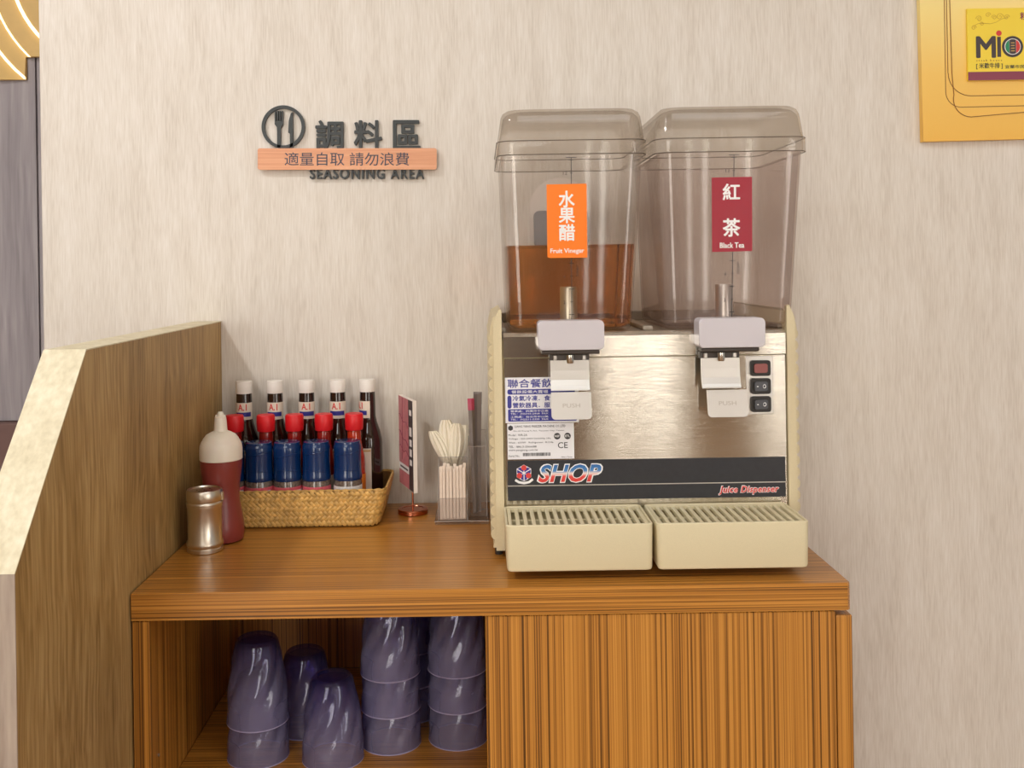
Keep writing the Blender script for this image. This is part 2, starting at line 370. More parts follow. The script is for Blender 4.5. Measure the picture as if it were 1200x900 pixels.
def text_bm(body, x0, x1, z0, z1, y, depth=0.0006, bold=0.0, shear=0.0, res=3, spacing=1.0, outline=False):
    """lettering fitted to a rectangle, facing -y, front face at y"""
    c = bpy.data.curves.new('lettering', 'FONT'); c.body = body; c.size = 1; c.offset = bold if outline else 0.0; c.extrude = 0.5
    c.shear = shear; c.resolution_u = res; c.space_character = spacing
    o = bpy.data.objects.new('lettering', c); COL.objects.link(o)
    dg = bpy.context.evaluated_depsgraph_get(); dg.update()
    me = bpy.data.meshes.new_from_object(o.evaluated_get(dg)); bpy.data.objects.remove(o); bpy.data.curves.remove(c)
    bm = bmesh.new(); bm.from_mesh(me); bpy.data.meshes.remove(me)
    xs = [v.co.x for v in bm.verts]; ys = [v.co.y for v in bm.verts]
    ax, bx_, ay, by = min(xs), max(xs), min(ys), max(ys)
    for v in bm.verts:
        X, Y, Z = v.co
        v.co = (x0 + (X - ax) / (bx_ - ax) * (x1 - x0), y + (0.5 - Z) * depth, z0 + (Y - ay) / (by - ay) * (z1 - z0))
    if bold and not outline:                       # heavier strokes: the same outline laid down again, slightly offset
        hh = (z1 - z0) * bold * 0.8; src = [v.co.copy() for v in bm.verts]; out_b = bmesh.new()
        for k in range(8):
            a_ = math.pi / 4 * k; cp_ = bm.copy()
            for v in cp_.verts:
                v.co.x += hh * math.cos(a_); v.co.z += hh * math.sin(a_); v.co.y -= 0.00001 * k
            join(out_b, cp_)
        bm.free(); return out_b
    return bm
def join(dst, src):
    me = bpy.data.meshes.new('tmp'); src.to_mesh(me); src.free(); dst.from_mesh(me); bpy.data.meshes.remove(me); return dst
def islands_by_x(bm):
    """split lettering into single letters by their x ranges"""
    bm.verts.ensure_lookup_table(); seen = set(); groups = []
    bmesh.ops.remove_doubles(bm, verts=bm.verts, dist=1e-7)
    for v in bm.verts:
        if v in seen: continue
        st = [v]; comp = []; seen.add(v)
        while st:
            u = st.pop(); comp.append(u)
            for e in u.link_edges:
                o = e.other_vert(u)
                if o not in seen: seen.add(o); st.append(o)
        groups.append([min(q.co.x for q in comp), max(q.co.x for q in comp), comp])
    groups.sort(key=lambda g_: g_[0]); merged = []
    for g_ in groups:
        if merged and g_[0] < merged[-1][1] - 0.15 * min(g_[1] - g_[0], merged[-1][1] - merged[-1][0]):
            merged[-1][1] = max(merged[-1][1], g_[1]); merged[-1][2] += g_[2]
        else: merged.append(g_)
    outs = []
    for _, _, comp in merged:
        nb = bmesh.new(); mp_ = {v: nb.verts.new(v.co) for v in comp}
        for f_ in {f_ for v in comp for f_ in v.link_faces}:
            try: nb.faces.new([mp_[v] for v in f_.verts])
            except ValueError: pass
        outs.append(nb)
    bm.free(); return outs
def bend(bm, cx, cy, r):
    """wrap flat lettering (built around x = cx) on to an upright cylinder"""
    for v in bm.verts:
        a = (v.co.x - cx) / r; d_ = v.co.y - (cy - r)
        v.co.x = cx + (r - d_) * math.sin(a); v.co.y = cy - (r - d_) * math.cos(a)
    return bm

# ------------------------------------------------------------------ the setting
WY = 0.058                                    # face of the pale wall
CT = 0.90                                     # worktop height
struct(obj('floor', B(-4, 4, -5, 1.2, -0.05, 0), floor_m))
struct(obj('ceiling', B(-4, 4, -5, 1.2, 2.75, 2.8), ceil_m))
struct(obj('wall_back', B(-0.834, 4, WY, WY + 0.10, 0, 2.75, bev=0.0015, seg=1), wall_m))
struct(obj('wall_left', B(-4, -1.087, 0.60, 0.68, 0.988, 2.75), grey_m))
struct(obj('trim_1', B(-1.085, -0.6, 0.603, 0.68, 0.988, 2.75, bev=0.002, seg=1), grey_m))
struct(obj('trim_2', B(-4, -0.6, 0.57, 0.68, 0, 0.986, bev=0.004), mauve_m))
struct(obj('wall_front', B(-4, 4, -5.0, -4.9, 0, 2.75), far_m))
struct(obj('reflected_dark_panel', B(0.05, 0.66, -4.9, -4.85, 0, 2.1, bev=0.004), dark_m))  # unseen dark panel, added for the steel front to reflect
for k, (a, c) in enumerate(((-2.6, -0.7), (0.80, 0.86), (1.00, 1.20), (1.74, 1.94), (2.5, 3.9))):  # added glowing panels: bright bands for the steel to reflect, and front fill
    gpanel = struct(obj('glow_panel_%d' % (k + 1), B(a, c, -4.9, -4.86, 0.3, 2.3, bev=0.004), dark_m))
    n = 3 if c - a > 1 else 1
    for i in range(n):
        q0 = a + 0.06 + i * (c - a - 0.06) / n; q1 = a + (i + 1) * (c - a - 0.06) / n
        obj('glow_pane', B(q0, q1, -4.865, -4.85, 0.36, 2.22), glow_m, gpanel)

# ------------------------------------------------------------------ gold relief panel with light strips
gp = thing('relief_panel', 'gold wall panel of stepped curved layers with glowing strips, on grey wall', 'wall decoration', (-1.3, 0.60, 1.823))
GC = (-0.865, 2.11); RAD = [0.08, 0.15, 0.21, 0.273, 0.323, 0.372, 0.42, 0.47, 0.52, 0.57]
def clip(bm, x0, x1, z0, z1):
    for co, no_ in (((x0, 0, 0), (-1, 0, 0)), ((x1, 0, 0), (1, 0, 0)), ((0, 0, z0), (0, 0, -1)), ((0, 0, z1), (0, 0, 1))):
        bmesh.ops.bisect_plane(bm, geom=bm.verts[:] + bm.edges[:] + bm.faces[:], plane_co=co, plane_no=no_, clear_outer=True)
        bmesh.ops.holes_fill(bm, edges=[e for e in bm.edges if e.is_boundary], sides=0)
def ring_bm(r0, r1, y0, y1, yb, n=72):
    bm = bmesh.new(); secs = []
    for k in range(n):
        a = 2 * math.pi * k / n; c, s = math.cos(a), math.sin(a)
        secs.append([bm.verts.new((GC[0] + r * c, y, GC[1] + r * s)) for r, y in ((r0, y0), (r1, y1), (r1, yb), (r0, yb))])
    for k in range(n):
        p, q = secs[k], secs[(k + 1) % n]
        for i in range(4): bm.faces.new((p[i], p[(i + 1) % 4], q[(i + 1) % 4], q[i]))
    return bm
def stepped(maker):
    big = bmesh.new()
    for lim in ((-1.45, -1.105, 1.823, 2.35), (-1.105, -0.95, 1.878, 2.35)):
        bm = maker(); clip(bm, *lim); join(big, bm)
    return big
for r0, r1 in zip(RAD, RAD[1:]):
    obj('layer', stepped(lambda: ring_bm(r0, r1, 0.592, 0.585, 0.598)), gold_m, gp)
for r, wd in ((0.273, 0.0038), (0.326, 0.0016), (0.372, 0.0030), (0.47, 0.003)):
    obj('light_strip', stepped(lambda: ring_bm(r - wd, r + wd, 0.5835, 0.5835, 0.590)), led_m, gp)

# ------------------------------------------------------------------ partition
pt = thing('partition', 'low brown wooden partition with sloping pale front edge, left of the counter', 'partition', (-0.521, -0.26, 0))
out_ = [(WY - 0.001, 0), (WY - 0.001, 1.252), (-0.584, 1.252), (-0.780, 1.032), (-0.780, 0)]
obj('board', prism(bmesh.new(), [(y + (0.0015 if y < 0 else 0), z - (0.0015 if z > 1 else 0)) for y, z in out_], 'x', -0.547, -0.4955), oak_m, pt)
def edge_strip(p, q, t=0.0016):
    bm = bmesh.new(); d = Vector((q[0] - p[0], q[1] - p[1])).normalized(); n = Vector((d.y, -d.x)) * -t
    prism(bm, [(p[0], p[1]), (q[0], q[1]), (q[0] + n.x, q[1] + n.y), (p[0] + n.x, p[1] + n.y)], 'x', -0.548, -0.4945); return bm
for a, c in zip(out_[1:], out_[2:]):
    obj('edge_band', edge_strip(a, c), taupe_m if a[1] < 1.1 else edge_m, pt)

# ------------------------------------------------------------------ counter: cabinet and worktop
cb = thing('cabinet', 'orange-brown striped wooden cabinet with open cup shelf and plain door, under the worktop', 'cabinet', (0.007, -0.19, 0))
obj('side_panel', B(-0.4925, -0.469, -0.445, WY - 0.003, 0, 0.861, bev=0.001, seg=1), zeb_z, cb)
obj('side_panel', B(0.489, 0.512, -0.440, WY - 0.003, 0, 0.853, bev=0.002, seg=2), zeb_z, cb)
obj('divider', B(0.001, 0.019, -0.424, WY - 0.02, 0.08, 0.861), zeb_z, cb)
obj('back_panel', B(-0.469, 0.489, WY - 0.014, WY - 0.004, 0.08, 0.861), zeb_z, cb)
obj('shelf', B(-0.4685, 0.0005, -0.440, WY - 0.015, 0.575, 0.595, bev=0.001, seg=1), zeb_x, cb)
obj('door', B(-0.001, 0.4865, -0.445, -0.426, 0.075, 0.861, bev=0.0012, seg=1), zeb_z, cb)
obj('lower_door', B(-0.468, -0.003, -0.445, -0.426, 0.075, 0.572, bev=0.0012, seg=1), zeb_z, cb)
obj('plinth', B(-0.468, 0.488, -0.40, -0.38, 0.0, 0.074), dark_m, cb)
obj('screw', L([(0.0022, 0), (0.0022, 0.001)], 0, 0, 12), screw_m, cb)
sc_ = [o for o in cb.children if o.name.startswith('screw')][0]
sc_.location = Vector((-0.4685, -0.415, 0.66)) - cb.location; sc_.rotation_euler = (0, math.pi / 2, 0)
for v in sc_.data.vertices: v.co += cb.location

wt = bmesh.new()
prism(wt, [(-0.493, WY - 0.002), (-0.493, -0.447), (0.5035, -0.447), (0.5075, -0.443), (0.5075, WY - 0.002)], 'z', 0.8625, CT)
bmesh.ops.bevel(wt, geom=[e for e in wt.edges if all(v.co.z > 0.899 and v.co.y < -0.44 for v in e.verts)], offset=0.0012, segments=2, affect='EDGES')
tag(obj('worktop', wt, zeb_x), 'orange-brown striped wooden worktop carrying the drink dispenser and sauces', 'worktop')

# ------------------------------------------------------------------ seasoning sign
sg = thing('wall_sign', 'cut-out black lettering sign with salmon wooden bar, on the pale wall', 'sign', (-0.25, WY, 1.53))
bm = bmesh.new(); ring = [(-0.3713 + 0.0385 * math.cos(2 * math.pi * k / 48), WY - 0.006, 1.617 + 0.0385 * math.sin(2 * math.pi * k / 48)) for k in range(48)]
pts_o = [(-0.3713 + 0.0410 * math.cos(2 * math.pi * k / 48), 1.617 + 0.0410 * math.sin(2 * math.pi * k / 48)) for k in range(48)]
pts_i = [(-0.3713 + 0.0350 * math.cos(2 * math.pi * k / 48), 1.617 + 0.0350 * math.sin(2 * math.pi * k / 48)) for k in range(48)]
rv = [[bm.verts.new((x, y, z)) for x, z in pp] for pp, y in ((pts_o, WY - 0.008), (pts_i, WY - 0.008), (pts_i, WY - 0.0005), (pts_o, WY - 0.0005))]
for i in range(4):
    a, c = rv[i], rv[(i + 1) % 4]
    for k in range(48): bm.faces.new((a[k], a[(k + 1) % 48], c[(k + 1) % 48], c[k]))
obj('ring', bm, black_m, sg)
fx, fz = -0.3795, 1.60
bm = bmesh.new()
for k in (-1, -0.33, 0.33, 1): box(bm, fx + k * 0.0066 - 0.0012, fx + k * 0.0066 + 0.0012, WY - 0.008, WY - 0.0005, 1.628, 1.6475)
prism(bm, [(fx - 0.0079, 1.6285), (fx - 0.0079, 1.622), (fx - 0.0035, 1.616), (fx - 0.0032, 1.578), (fx + 0.0032, 1.578), (fx + 0.0035, 1.616), (fx + 0.0079, 1.622), (fx + 0.0079, 1.6285)], 'y', WY - 0.008, WY - 0.0005)
obj('fork', bm, black_m, sg)
kx = -0.3555
obj('knife', prism(bmesh.new(), [(kx - 0.0030, 1.578), (kx - 0.0030, 1.604), (kx - 0.0062, 1.606), (kx - 0.0052, 1.628), (kx - 0.0015, 1.642), (kx + 0.0016, 1.645), (kx + 0.0022, 1.640), (kx + 0.0030, 1.578)], 'y', WY - 0.008, WY - 0.0005), black_m, sg)
for ch, a, c in (('調', -0.3093, -0.2582), ('料', -0.2362, -0.1850), ('區', -0.1620, -0.1119)):
    obj('character', text_bm(ch, a, c, 1.5755, 1.6285, WY - 0.008, 0.0075, bold=0.028), black_m, sg)
for lb in islands_by_x(text_bm('SEASONING AREA', -0.3205, -0.1043, 1.5185, 1.5375, WY - 0.008, 0.0075, bold=0.035, spacing=1.2)):
    obj('letter', lb, black_m, sg)
obj('bar', prism(bmesh.new(), rrect(0.3385, 0.0405, 0.004, 4, -0.2492, 1.5555), 'y', WY - 0.0130, WY - 0.0085), salmon_m, sg)
bm = text_bm('適量自取', -0.3674, -0.2545, 1.5430, 1.5680, WY - 0.0133, 0.0004, bold=0.004)
join(bm, text_bm('請勿浪費', -0.2445, -0.1320, 1.5425, 1.5675, WY - 0.0133, 0.0004, bold=0.004))
obj('bar_lettering', bm, print_m, sg)

sg.rotation_euler = (0, math.radians(0.8), 0)          # it hangs slightly out of true

# ------------------------------------------------------------------ yellow notice board, top right
nb = thing('notice_board', 'yellow and orange board with curved brown lines and logo plaque, top right', 'notice board', (1.1, WY, 1.571))
obj('board', prism(bmesh.new(), [(0.8405, 1.571), (1.40, 1.5765), (1.40, 2.05), (0.836, 2.05)], 'y', WY - 0.015, WY - 0.001), board_m, nb)
def arc(cx, cz, r, a0, a1, n=10): return [(cx + r * math.cos(math.radians(a0 + (a1 - a0) * k / n)), cz + r * math.sin(math.radians(a0 + (a1 - a0) * k / n))) for k in range(n + 1)]
yb = WY - 0.0151
obj('printed_line', ribbon(bmesh.new(), [(0.8835, 2.04), (0.8840, 1.666)] + arc(0.913, 1.664, 0.029, 180, 270) + [(1.39, 1.638)], 0.0013, yb), brown_ink, nb)
obj('printed_line', ribbon(bmesh.new(), [(0.8870, 2.04), (0.8885, 1.700)] + arc(0.932, 1.699, 0.043, 180, 270) + [(1.39, 1.658)], 0.0013, yb - 0.0004), brown_ink, nb)
obj('printed_line', ribbon(bmesh.new(), [(0.8905, 2.04), (0.8960, 1.700), (0.8985, 1.665)] + arc(0.932, 1.650, 0.034, 165, 268) + [(1.39, 1.650)], 0.0013, yb - 0.0008), brown_ink, nb)
obj('plaque', B(0.924, 1.30, WY - 0.021, WY - 0.015, 1.6835, 1.8195, bev=0.0008, seg=1), yellow_m, nb)
yp = WY - 0.0213
obj('maroon_band', B(0.9241, 1.2999, yp, WY - 0.0205, 1.6840, 1.7000), maroon_m, nb)
obj('logo_letter', text_bm('M', 0.9410, 0.9755, 1.7275, 1.7655, yp, bold=0.05), carddark_m, nb)
obj('logo_letter', B(0.9795, 0.9865, yp, WY - 0.0208, 1.7275, 1.7655), carddark_m, nb)
dot = lambda x, z, r, y, t=0.0005: prism(bmesh.new(), [(x + r * math.cos(2 * math.pi * k / 28), z + r * math.sin(2 * math.pi * k / 28)) for k in range(28)], 'y', y, y + t)
obj('logo_dot', dot(0.9830, 1.7722, 0.0052, yp), red_ink, nb)
obj('logo_ring', dot(1.0083, 1.7465, 0.0200, yp), carddark_m, nb)
obj('logo_ring', dot(1.0083, 1.7465, 0.0152, yp - 0.0004), white_ink, nb)
def seg_bm(x0, x1, cx, cz, r, y):
    pts = []; n = 8
    for k in range(n + 1):
        x = x0 + (x1 - x0) * k / n; pts.append((x, cz + math.sqrt(max(0, r * r - (x - cx) ** 2))))
    for k in range(n, -1, -1):
        x = x0 + (x1 - x0) * k / n; pts.append((x, cz - math.sqrt(max(1e-9, r * r - (x - cx) ** 2)) - 1e-5))
    return prism(bmesh.new(), pts, 'y', y, y + 0.0004)
obj('logo_flag', seg_bm(0.9945, 1.0018, 1.0083, 1.7465, 0.0139, yp - 0.0008), green_ink, nb)
obj('logo_flag', seg_bm(1.0148, 1.0221, 1.0083, 1.7465, 0.0139, yp - 0.0008), red_ink, nb)
obj('logo_flag', seg_bm(1.0023, 1.0143, 1.0083, 1.7465, 0.0139, yp - 0.0008), carddark_m, nb)
for k in range(4): obj('logo_mark', B(1.0048, 1.0118, yp - 0.0011, yp - 0.0007, 1.7375 + k * 0.005, 1.7393 + k * 0.005), gold_ink, nb)
obj('plaque_lettering', text_bm('s t e a k   h o u s e', 0.9400, 0.9880, 1.7195, 1.7235, yp, res=1), brown_ink, nb)
obj('plaque_lettering', text_bm('[ 米歡牛排 ]', 0.9395, 0.9890, 1.7050, 1.7165, yp, bold=0.015), black_ink, nb)
obj('plaque_lettering', text_bm('宜蘭市民', 0.9935, 1.0300, 1.7055, 1.7120, yp, bold=0.01), black_ink, nb)
obj('plaque_lettering', text_bm('粉', 1.0235, 1.040, 1.7970, 1.8110, yp, bold=0.02), maroon_m, nb)
bm = bmesh.new()
for cx, cz, r, d_ in ((0.985, 1.803, 0.007, 1), (0.9745, 1.802, 0.005, -1), (0.963, 1.807, 0.005, 1), (0.998, 1.802, 0.0055, 1), (0.946, 1.800, 0.006, -1), (0.936, 1.783, 0.005, 1), (0.951, 1.790, 0.004, -1)):
    ribbon(bm, [(cx + d_ * r * (1 - k / 26) * math.cos(k * 0.42), cz + r * (1 - k / 26) * math.sin(k * 0.42)) for k in range(22)], 0.0008, yp + 0.0002)
ribbon(bm, [(0.934 + 0.011 * k, 1.786 + 0.0022 * k + 0.003 * math.sin(k * 1.4)) for k in range(7)], 0.0008, yp + 0.0002)
obj('scroll_ornament', bm, ochre_ink, nb)

# ------------------------------------------------------------------ drink dispenser
DP = thing('juice_dispenser', 'beige and stainless twin-tank drink dispenser standing on the worktop', 'drink dispenser', (0.25, -0.2, CT))
PY = -0.30                                       # face of the steel front
obj('body', B(0.031, 0.469, PY + 0.004, 0.02, 0.915, 1.236, bev=0.003), beige2_m, DP)
def louver(x_in, x_out, name_y0, name_y1):
    s = 1 if x_out > x_in else -1; pts = [(x_in, 0.913), (x_out - s * 0.003, 0.913)]
    z = 0.925
    while z < 1.243:
        for k in range(6):
            a = k / 6; pts.append((x_out - s * 0.0055 + s * 0.006 * abs(math.sin(math.pi * a)) ** 0.6, z + 0.0178 * a))
        z += 0.0178
    pts += [(x_out - s * 0.003, 1.252), (x_out - s * 0.007, 1.268), (x_in - s * 0.003 if s > 0 else x_in + 0.001, 1.276), (x_in, 1.272)]
    return prism(bmesh.new(), pts, 'y', name_y0, name_y1)
for xi, xo in ((0.031, 0.0105), (0.469, 0.4890)):
    sp = obj('side_panel', louver(xi, xo, PY + 0.006, 0.022), beige2_m, DP)
    s = 1 if xo > xi else -1
    pts = [(xi, 0.911), (xo - s * 0.0075, 0.911), (xo - s * 0.0075, 1.262), (xi + s * 0.004, 1.282), (xi, 1.280)]
    obj('flange', prism(bmesh.new(), pts, 'y', PY - 0.004, PY + 0.0055), beige2_m, sp)
for k in range(2):
    for yy in (-0.27, -0.02):
        obj('foot', L([(0.012, CT + 0.0005), (0.013, 0.915)], 0.07 + 0.36 * k, yy, 16), bezel_m, DP)
obj('foot', L([(0.006, CT + 0.0005), (0.0065, 0.917)], 0.022, -0.283, 14), bezel_m, DP)
obj('front_panel', B(0.0335, 0.4675, PY, PY + 0.003, 0.975, 1.2055, bev=0.0008, seg=1), steel_m, DP)
# bent upper lip of the front sheet
prof = [(PY + 0.003, 1.2065), (PY - 0.0015, 1.2068), (PY - 0.0015, 1.2385), (PY + 0.004, 1.2445), (PY + 0.012, 1.2445), (PY + 0.012, 1.2425), (PY + 0.006, 1.2425), (PY + 0.0005, 1.2375)]
obj('upper_lip', prism(bmesh.new(), prof, 'x', 0.0335, 0.4675), steel_m, DP)
dk = bmesh.new(); box(dk, 0.032, 0.468, PY + 0.004, 0.018, 1.2365, 1.2440, bev=0.0015)
obj('top_deck', dk, deck_m, DP)
for a, c in ((0.030, 0.038), (0.252, 0.268), (0.462, 0.470)):
    obj('deck_rail', B(a, c, PY + 0.02, 0.016, 1.2440, 1.2515, bev=0.002), deck_m, DP)
obj('rear_rail', B(0.038, 0.462, 0.004, 0.016, 1.2440, 1.262, bev=0.002), deck_m, DP)
# black band with lettering
obj('band', B(0.0368, 0.4645, PY - 0.0012, PY + 0.0005, 0.9866, 1.0480, bev=0.0004, seg=1), strip_m, DP)
yB = PY - 0.0015
obj('band_line', B(0.0368, 0.4645, yB - 0.0002, yB + 0.0003, 1.0088, 1.0102), satin_m, DP)
obj('band_lettering', text_bm('SHOP', 0.0815, 0.1835, 1.0128, 1.0430, yB - 0.0004, 0.0004, outline=True, bold=0.062, shear=0.28, spacing=1.06), white_ink, DP)
obj('band_lettering', text_bm('SHOP', 0.0838, 0.1812, 1.0145, 1.0413, yB - 0.0008, 0.0004, outline=True, bold=0.028, shear=0.28, spacing=1.06), shop_m, DP)
obj('band_lettering', text_bm('Juice Dispenser', 0.3605, 0.4545, 0.9902, 1.0052, yB - 0.0002, 0.0004, outline=True, bold=0.06, shear=0.25, res=2, spacing=1.08), white_ink, DP)
obj('band_lettering', text_bm('Juice Dispenser', 0.3615, 0.4537, 0.9912, 1.0042, yB - 0.0006, 0.0004, outline=True, bold=0.022, shear=0.25, res=2, spacing=1.08), red_ink, DP)
# cube-shaped emblem above a scroll
ex, ez = 0.0620, 1.0293
hexp = lambda r, cx=ex, cz=ez: [(cx + r * math.sin(math.radians(60 * k)), cz + r * math.cos(math.radians(60 * k))) for k in range(6)]
obj('emblem', prism(bmesh.new(), hexp(0.0128), 'y', yB - 0.0002, yB + 0.0002), white_ink, DP)
bm = bmesh.new()
for k in range(3):
    a = math.radians(120 * k + 60); prism(bm, hexp(0.0056, ex + 0.0064 * math.sin(a), ez + 0.0064 * math.cos(a)), 'y', yB - 0.0005, yB - 0.0001)
obj('emblem', bm, blue_ink, DP)
bm = bmesh.new()
for k in range(3):
    a = math.radians(120 * k); prism(bm, hexp(0.0046, ex + 0.0080 * math.sin(a), ez + 0.0080 * math.cos(a)), 'y', yB - 0.0006, yB - 0.0001)
obj('emblem', bm, red_ink, DP)
bm = bmesh.new()
for k in range(3):
    a = math.radians(120 * k + 60); ribbon(bm, [(ex, ez), (ex + 0.012 * math.sin(a), ez + 0.012 * math.cos(a))], 0.0012, yB - 0.0006)
ribbon(bm, [(ex - 0.0135, ez - 0.0105), (ex - 0.008, ez - 0.0140), (ex, ez - 0.0155), (ex + 0.008, ez - 0.0140), (ex + 0.0135, ez - 0.0095)], 0.0036, yB - 0.0002)
obj('emblem', bm, white_ink, DP)
# stickers on the steel
yS = PY - 0.0006
s1 = obj('sticker', B(0.0350, 0.1480, yS, PY, 1.1062, 1.1760), paper_m, DP)
bm = text_bm('聯合餐飲', 0.0390, 0.1080, 1.1605, 1.1735, yS - 0.0002, 0.0004, bold=0.02)
join(bm, prism(bmesh.new(), rrect(0.104, 0.0080, 0.003, 3, 0.0905, 1.1540), 'y', yS - 0.0003, yS))
join(bm, prism(bmesh.new(), rrect(0.0062, 0.0200, 0.003, 3, 0.0415, 1.1385), 'y', yS - 0.0003, yS))
join(bm, text_bm('冷氣冷凍．食', 0.0465, 0.1040, 1.1400, 1.1480, yS - 0.0002, 0.0004, bold=0.03))
join(bm, text_bm('營飲器具．服', 0.0465, 0.1040, 1.1295, 1.1375, yS - 0.0002, 0.0004, bold=0.03))
join(bm, prism(bmesh.new(), rrect(0.1060, 0.0190, 0.002, 3, 0.0920, 1.1180), 'y', yS - 0.0003, yS))
obj('sticker_print', bm, blue_ink, s1)
bm = text_bm('餐飲設備大賣場', 0.0450, 0.1010, 1.1515, 1.1565, yS - 0.0005, 0.0003, res=1)
obj('sticker_small_print', bm, white_ink, s1); bm = bmesh.new()
for k, tx in enumerate(('營業處：桃園市中正路', 'TEL：(03)366-2468  FAX', '工務處：台北市中山路', 'TEL：(02)211-5355  FAX')):
    join(bm, text_bm(tx, 0.0430, 0.1010, 1.1228 - 0.0044 * k, 1.1260 - 0.0044 * k, yS - 0.0005, 0.0003, res=1))
obj('sticker_small_print', bm, white_ink, s1)
s2 = obj('sticker', B(0.0375, 0.1400, yS, PY, 1.0502, 1.1052), paper_m, DP)
bm = prism(bmesh.new(), hexp(0.0042, 0.0425, 1.0985), 'y', yS - 0.0003, yS)
for tx, a, c, z, h in (('LIANG YANG FREEZER MACHINE CO.,LTD', 0.0490, 0.1270, 1.0985, 0.0040), ('No.68 Kuang Fu Rd., Taoyuan City, Taiwan', 0.0470, 0.1250, 1.0925, 0.0022),
                       ('Model : WR-2A', 0.0390, 0.0680, 1.0860, 0.0032), ('Voltage : 220-240V 50/60Hz 1Ph', 0.0390, 0.1040, 1.0800, 0.0032), ('Watt : 600W   Refrigerant : R134a', 0.0390, 0.1080, 1.0740, 0.0032),
                       ('TEL : 886-3-3366688', 0.0390, 0.0820, 1.0680, 0.0032), ('www.yangyang.com.tw', 0.0390, 0.0840, 1.0622, 0.0032), ('Serial No.', 0.0390, 0.0560, 1.0540, 0.0030), ('Made in Taiwan', 0.1200, 0.1370, 1.0520, 0.0018)):
    join(bm, text_bm(tx, a, c, z, z + h, yS - 0.0002, 0.0003, bold=0.01, res=1))
join(bm, text_bm('CE', 0.1150, 0.1300, 1.0665, 1.0755, yS - 0.0002, 0.0003, bold=0.01))
x = 0.0610
while x < 0.1020:
    wd = random.choice((0.0005, 0.0009, 0.0013)); box(bm, x, x + wd, yS - 0.0003, yS, 1.0550, 1.0600); x += wd + random.choice((0.0005, 0.0008))
for cx in (0.1140, 0.1300):
    join(bm, dot(cx, 1.0850, 0.0050, yS - 0.0003, 0.0003))
obj('sticker_print', bm, black_ink, s2)
for tx, a in (('NSF', 0.1105), ('ETL', 0.1265)): obj('mark_lettering', text_bm(tx, a, a + 0.0070, 1.0835, 1.0868, yS - 0.0006, 0.0003, bold=0.03), white_ink, s2)
# switches
swp = obj('switch_plate', B(0.4060, 0.4475, PY - 0.0012, PY, 1.1140, 1.2035, bev=0.0004, seg=1), satin_m, DP)
for k, mt in enumerate((red_sw_m, blk_sw_m, blk_sw_m)):
    cz = 1.1852 - 0.0277 * k
    fr = prism(bmesh.new(), rrect(0.0310, 0.0240, 0.004, 4, 0.4275, cz), 'y', PY - 0.0050, PY - 0.0010)
    bz = obj('switch', fr, bezel_m, DP)
    bm = prism(bmesh.new(), rrect(0.0210, 0.0140, 0.003, 4, 0.4275, cz), 'y', PY - 0.0075, PY - 0.0049)
    for v in bm.verts:
        if v.co.y < PY - 0.006: v.co.y += (v.co.x - 0.4275) * 0.12
    obj('rocker', bm, mt, bz)
    if k:
        bm = B(0.4205, 0.4228, PY - 0.0088, PY - 0.0079, cz - 0.0006, cz + 0.0006)
        obj('rocker_mark', bm, white_ink, bz)
        bm = bmesh.new(); tube(bm, [(0.4325 + 0.0022 * math.cos(a * 0.5236), PY - 0.0068, cz + 0.0026 * math.sin(a * 0.5236)) for a in range(12)], 0.0005, 5, closed=True)
        obj('rocker_mark', bm, white_ink, bz)

# taps
def make_tap(cx, lx, px):
    # moulded cover
    bm = prism(bmesh.new(), rrect(0.0995, 0.0450, 0.007, 5, cx, 1.2420), 'y', -0.338, PY - 0.002)
    for v in bm.verts:
        if v.co.y < -0.32: v.co.y += 0.010 * max(0, 1.2255 - v.co.z) / 0.006 * 0.7
    bmesh.ops.bevel(bm, geom=[e for e in bm.edges if all(v.co.y < -0.315 for v in e.verts)], offset=0.0016, segments=2, affect='EDGES')
    cv = obj('tap_cover', bm, silver_plastic_m, DP, smooth=True)
    obj('cover_underside', B(cx - 0.044, cx + 0.044, -0.326, PY - 0.002, 1.2130, 1.2194, bev=0.002), dark_grey_m, cv)
    tp = obj('tap_spout', B(lx - 0.030, lx + 0.030, -0.319, PY - 0.002, 1.202, 1.2130, bev=0.002), dark_grey_m, DP)
    obj('nozzle', L([(0.0052, 1.1995), (0.0060, 1.2025), (0.0060, 1.212)], lx, -0.3252, 18), chrome_m, tp, smooth=True)
    for sx in (-1, 1):
        obj('hinge_pin', B(lx + sx * 0.022 - 0.003, lx + sx * 0.022 + 0.003, -0.3215, -0.316, 1.2035, 1.2115, bev=0.001, seg=1), satin_m, tp)
    # lever: a bent plate, then the push plate below it
    prof = [(-0.3215, 1.2035), (-0.3220, 1.188), (-0.3235, 1.174), (-0.3265, 1.165), (-0.3295, 1.1605), (-0.3300, 1.1585)]
    lv = obj('lever', prism(bmesh.new(), prof + [(y + 0.0016, z) for y, z in reversed(prof)], 'x', lx - 0.0297, lx + 0.0292), satin_m, DP)
    z0, z1 = 1.1160, 1.1560; r = 0.006; hw = 0.0303
    pts = [(px - hw, z1)] + [(px - hw + r * (1 - math.cos(math.radians(a))), z0 + r * (1 - math.sin(math.radians(a)))) for a in range(0, 91, 18)] + [(px + hw - r * (1 - math.sin(math.radians(a))), z0 + r * (1 - math.cos(math.radians(a)))) for a in range(0, 91, 18)] + [(px + hw, z1)]
    bm = prism(bmesh.new(), pts, 'y', -0.3295, -0.3279)
    for v in bm.verts: v.co.y += (z1 - v.co.z) * -0.20
    obj('push_plate', bm, satin_m, lv)
    bm = text_bm('PUSH', px - 0.013, px + 0.013, 1.1335, 1.1395, -0.3299, 0.0006)
    for v in bm.verts: v.co.y += (z1 - v.co.z) * -0.20 + 0.0001
    obj('embossed_lettering', bm, emboss_m, lv)
